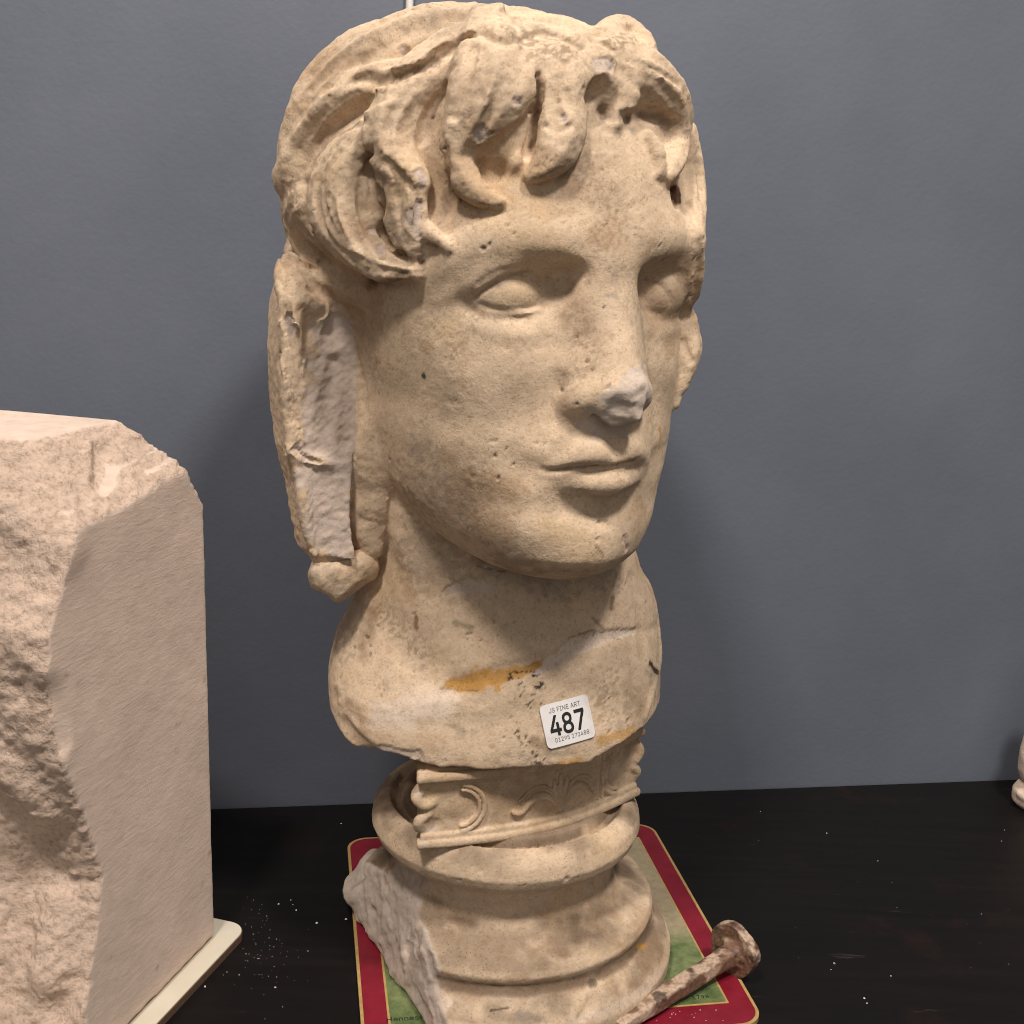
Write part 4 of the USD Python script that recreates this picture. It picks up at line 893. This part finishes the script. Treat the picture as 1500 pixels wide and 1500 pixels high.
M_stone = mat("rough_limestone", {"t": ("attribute", {"attribute": "tint"}), "g": ("geometry", {}), "n": ("noise_texture", {"scale": 330.0, "detail": 4.0, "roughness": .65}), "r": ("rgb_ramp", {"ramp": [(.3, (.62, .56, .5)), (.5, (1, 1, 1)), (.7, (1.08, 1.07, 1.05))]}), "m": ("mix_color", {"blend_type": "multiply", "fac": .8, "use_clamp": False}), "b": ("bump", {"strength": .9, "distance": .0016}), "p": ("principled_bsdf", {"roughness": .85, "specular_ior_level": .2, "diffuse_roughness": .4})},
    [("g.position", "n.vector"), ("n.fac", "r.fac"), ("t.color", "m.a"), ("r.color", "m.b"), ("m.result", "p.base_color"), ("n.fac", "b.height"), ("b.normal", "p.normal")])
M_sawn = mat("sawn_limestone", {"t": ("attribute", {"attribute": "tint"}), "g": ("geometry", {}), "mp": ("mapping", {"rotation": (0.35, 0.0, 0.0), "scale": (90.0, 90.0, 420.0)}), "n": ("noise_texture", {"scale": 1.0, "detail": 5.0, "roughness": .6, "distortion": .6}), "n2": ("noise_texture", {"scale": 700.0, "detail": 3.0}), "r": ("rgb_ramp", {"ramp": [(.3, (.84, .82, .8)), (.6, (1.03, 1.03, 1.03))]}), "m": ("mix_color", {"blend_type": "multiply", "fac": .7, "use_clamp": False}), "b": ("bump", {"strength": .40, "distance": .0009}), "b2": ("bump", {"strength": .4, "distance": .0005}), "p": ("principled_bsdf", {"roughness": .85, "specular_ior_level": .2, "diffuse_roughness": .4})},
    [("g.position", "mp.vector"), ("mp.vector", "n.vector"), ("g.position", "n2.vector"), ("n.fac", "r.fac"), ("t.color", "m.a"), ("r.color", "m.b"), ("m.result", "p.base_color"), ("n.fac", "b.height"), ("n2.fac", "b2.height"), ("b.normal", "b2.normal"), ("b2.normal", "p.normal")])
blk = thing("stone_block", K0, "pale limestone block with a sawn side and a rough hacked front", "stone")
Fs = (rough < .5)[Q].mean(1) > .5
a, b, d_ = sub(W, Q, N, c, ~Fs); put("hacked_front", a, M_stone, blk, normals=b, col=d_)
a, b, d_ = sub(W, Q, N, c, Fs); put("sawn_side", a, M_sawn, blk, normals=b, col=d_)
# the board
bc = ground(357, 1357, .006); be = ground(222, 1500, .006); e1 = (be - bc); e1[2] = 0; e1 /= np.linalg.norm(e1); e2 = np.array([e1[1], -e1[0], 0])
bd = thing("board", (bc[0], bc[1], 0), "cream faced board with a brown edge under the limestone block", "board")
def on_board(poly, z0, t):
    e = trimesh.creation.extrude_polygon(poly, t, engine="earcut"); v = np.array(e.vertices); return np.array([bc[0], bc[1], 0]) + v[:, :1] * e1 + v[:, 1:2] * e2 + np.array([0, 0, 1]) * (v[:, 2:] + z0), np.array(e.faces)
bp = shapely.box(.014 - .003, .014 - .003, .29, .36).buffer(.014, quad_segs=10)
put("core", on_board(bp, 0, .0052), M_core, bd)
M_cream = lacquer("cream_melamine", (.60, .53, .41), (.68, .61, .49), 25, .4)
put("face_sheet", on_board(bp.buffer(-.0006), .0052, .0006), M_cream, bd)

# ---------------------------------------------------------------- small plaster figure cut by the right edge of the picture
G0 = ground(1484, 1180) + np.array([.0262, 0, 0])
gv = Vol((-30, -30, -2), (32, 30, 135), 1.2, G0, np.eye(3), .001)
X, Y, Z = gv.coords()
pr = np.array([(0, 22), (5, 26), (14, 26.5), (19, 24), (23, 21.5), (28, 23.5), (36, 25.5), (50, 26.2), (60, 25), (70, 23), (80, 20), (88, 15.5), (94, 12), (100, 11.5), (108, 14), (118, 13), (126, 9), (130, 3)], float)
gr = PI(pr[:, 0], pr[:, 1])(np.clip(Z, 0, 130)); th = np.arctan2(Y, X)
gv.d = np.maximum((np.sqrt((X) ** 2 + (Y * 1.15) ** 2) - gr * (1 + .03 * np.sin(5 * th + Z * .06))) * .85, np.maximum(-Z, Z - 130)).astype(np.float32)
gs = Sculpt(gv)
gs.tube([(-10, -14, 84), (-18, -14, 62), (-12, -20, 48), (0, -22, 52)], [5, 5.5, 5, 4], k=4, n=14); gs.tube([(14, -14, 84), (22, -12, 64), (14, -20, 50)], [5, 5.5, 4.5], k=4, n=12)
gs.ell((0, -3, 114), (11, 12, 15), k=4)
gs.push([(-26, -6, 14), (-10, -24, 14), (10, -24, 14)], 6, 1.5, n=8); gs.push([(-24, -4, 24), (-20, -12, 22)], 4, -1.5)
V, Q = cast_mesh(gv); W = gv.world(V); N = vnormals(W, Q)
W = W + N * (.8 * fb(W, .008, 3, 600) * .001)[:, None]; N = vnormals(W, Q)
tag(put("plaster_figure", (W, Q), M_plaster, normals=N, col=paint(W, lin(226, 204, 186))), "small pale plaster figure at the far right edge of the table", "figurine")

# ---------------------------------------------------------------- white cord on the wall above the head
M_cord = mat("white_cord", {"g": ("geometry", {}), "n": ("noise_texture", {"scale": 900.0}), "b": ("bump", {"strength": .4, "distance": .0005}), "p": ("principled_bsdf", {"base_color": (.74, .70, .64), "roughness": .6})}, [("g.position", "n.vector"), ("n.fac", "b.height"), ("b.normal", "p.normal")])
n_ = wn; dr = ray(600, 4); tC = ((WA - wn * .004 - EYE) @ n_) / (dr @ n_); C0 = EYE + dr * tC
cy = trimesh.creation.cylinder(.0029, .9, sections=20); v = np.array(cy.vertices) + C0 + np.array([0, 0, .45 - .06])
tag(put("hanging_cord", (v, np.array(cy.faces)), M_cord), "thin white cord hanging on the wall above the bust", "cord")

# ---------------------------------------------------------------- plaster crumbs on the table
rng = np.random.default_rng(7); parts = []
def crumb(p, r):
    s_ = trimesh.creation.icosphere(subdivisions=0, radius=r); vv = np.array(s_.vertices) * rng.uniform(.5, 1.2, (len(s_.vertices), 1)); vv[:, 2] = np.maximum(vv[:, 2] * .7, -r * .4)
    parts.append(trimesh.Trimesh(vv + p + np.array([0, 0, r * .4]), s_.faces, process=False))
for x, y, r in ((408, 1325, .0009), (426, 1319, .0008), (434, 1334, .001), (464, 1353, .0011), (507, 1347, .001), (403, 1447, .0009), (300, 1446, .0009), (500, 1207, .0009), (1222, 1412, .001), (1266, 1463, .0009), (1270, 1470, .0008), (1305, 1430, .0006), (1211, 1221, .0006), (1114, 1189, .0006)):
    crumb(ground(x, y), r)
for _ in range(80):
    x, y = rng.normal(385, 26), rng.normal(1400, 38); crumb(ground(x, min(y, 1498)), rng.uniform(.0002, .0005))
for _ in range(18):
    x, y = rng.uniform(1110, 1490), rng.uniform(1190, 1495); crumb(ground(x, y), rng.uniform(.0002, .0005))
for _ in range(14):
    crumb(ground(rng.uniform(960, 1070), rng.uniform(1478, 1496), .0036), rng.uniform(.0003, .0006))
M_crumb = mat("plaster_dust", {"p": ("principled_bsdf", {"base_color": (.62, .56, .5), "roughness": .9})}, [])
tag(put("plaster_crumbs", trimesh.util.concatenate(parts), M_crumb, smooth=False), "tiny pale plaster crumbs scattered over the dark table", "crumbs", "stuff")
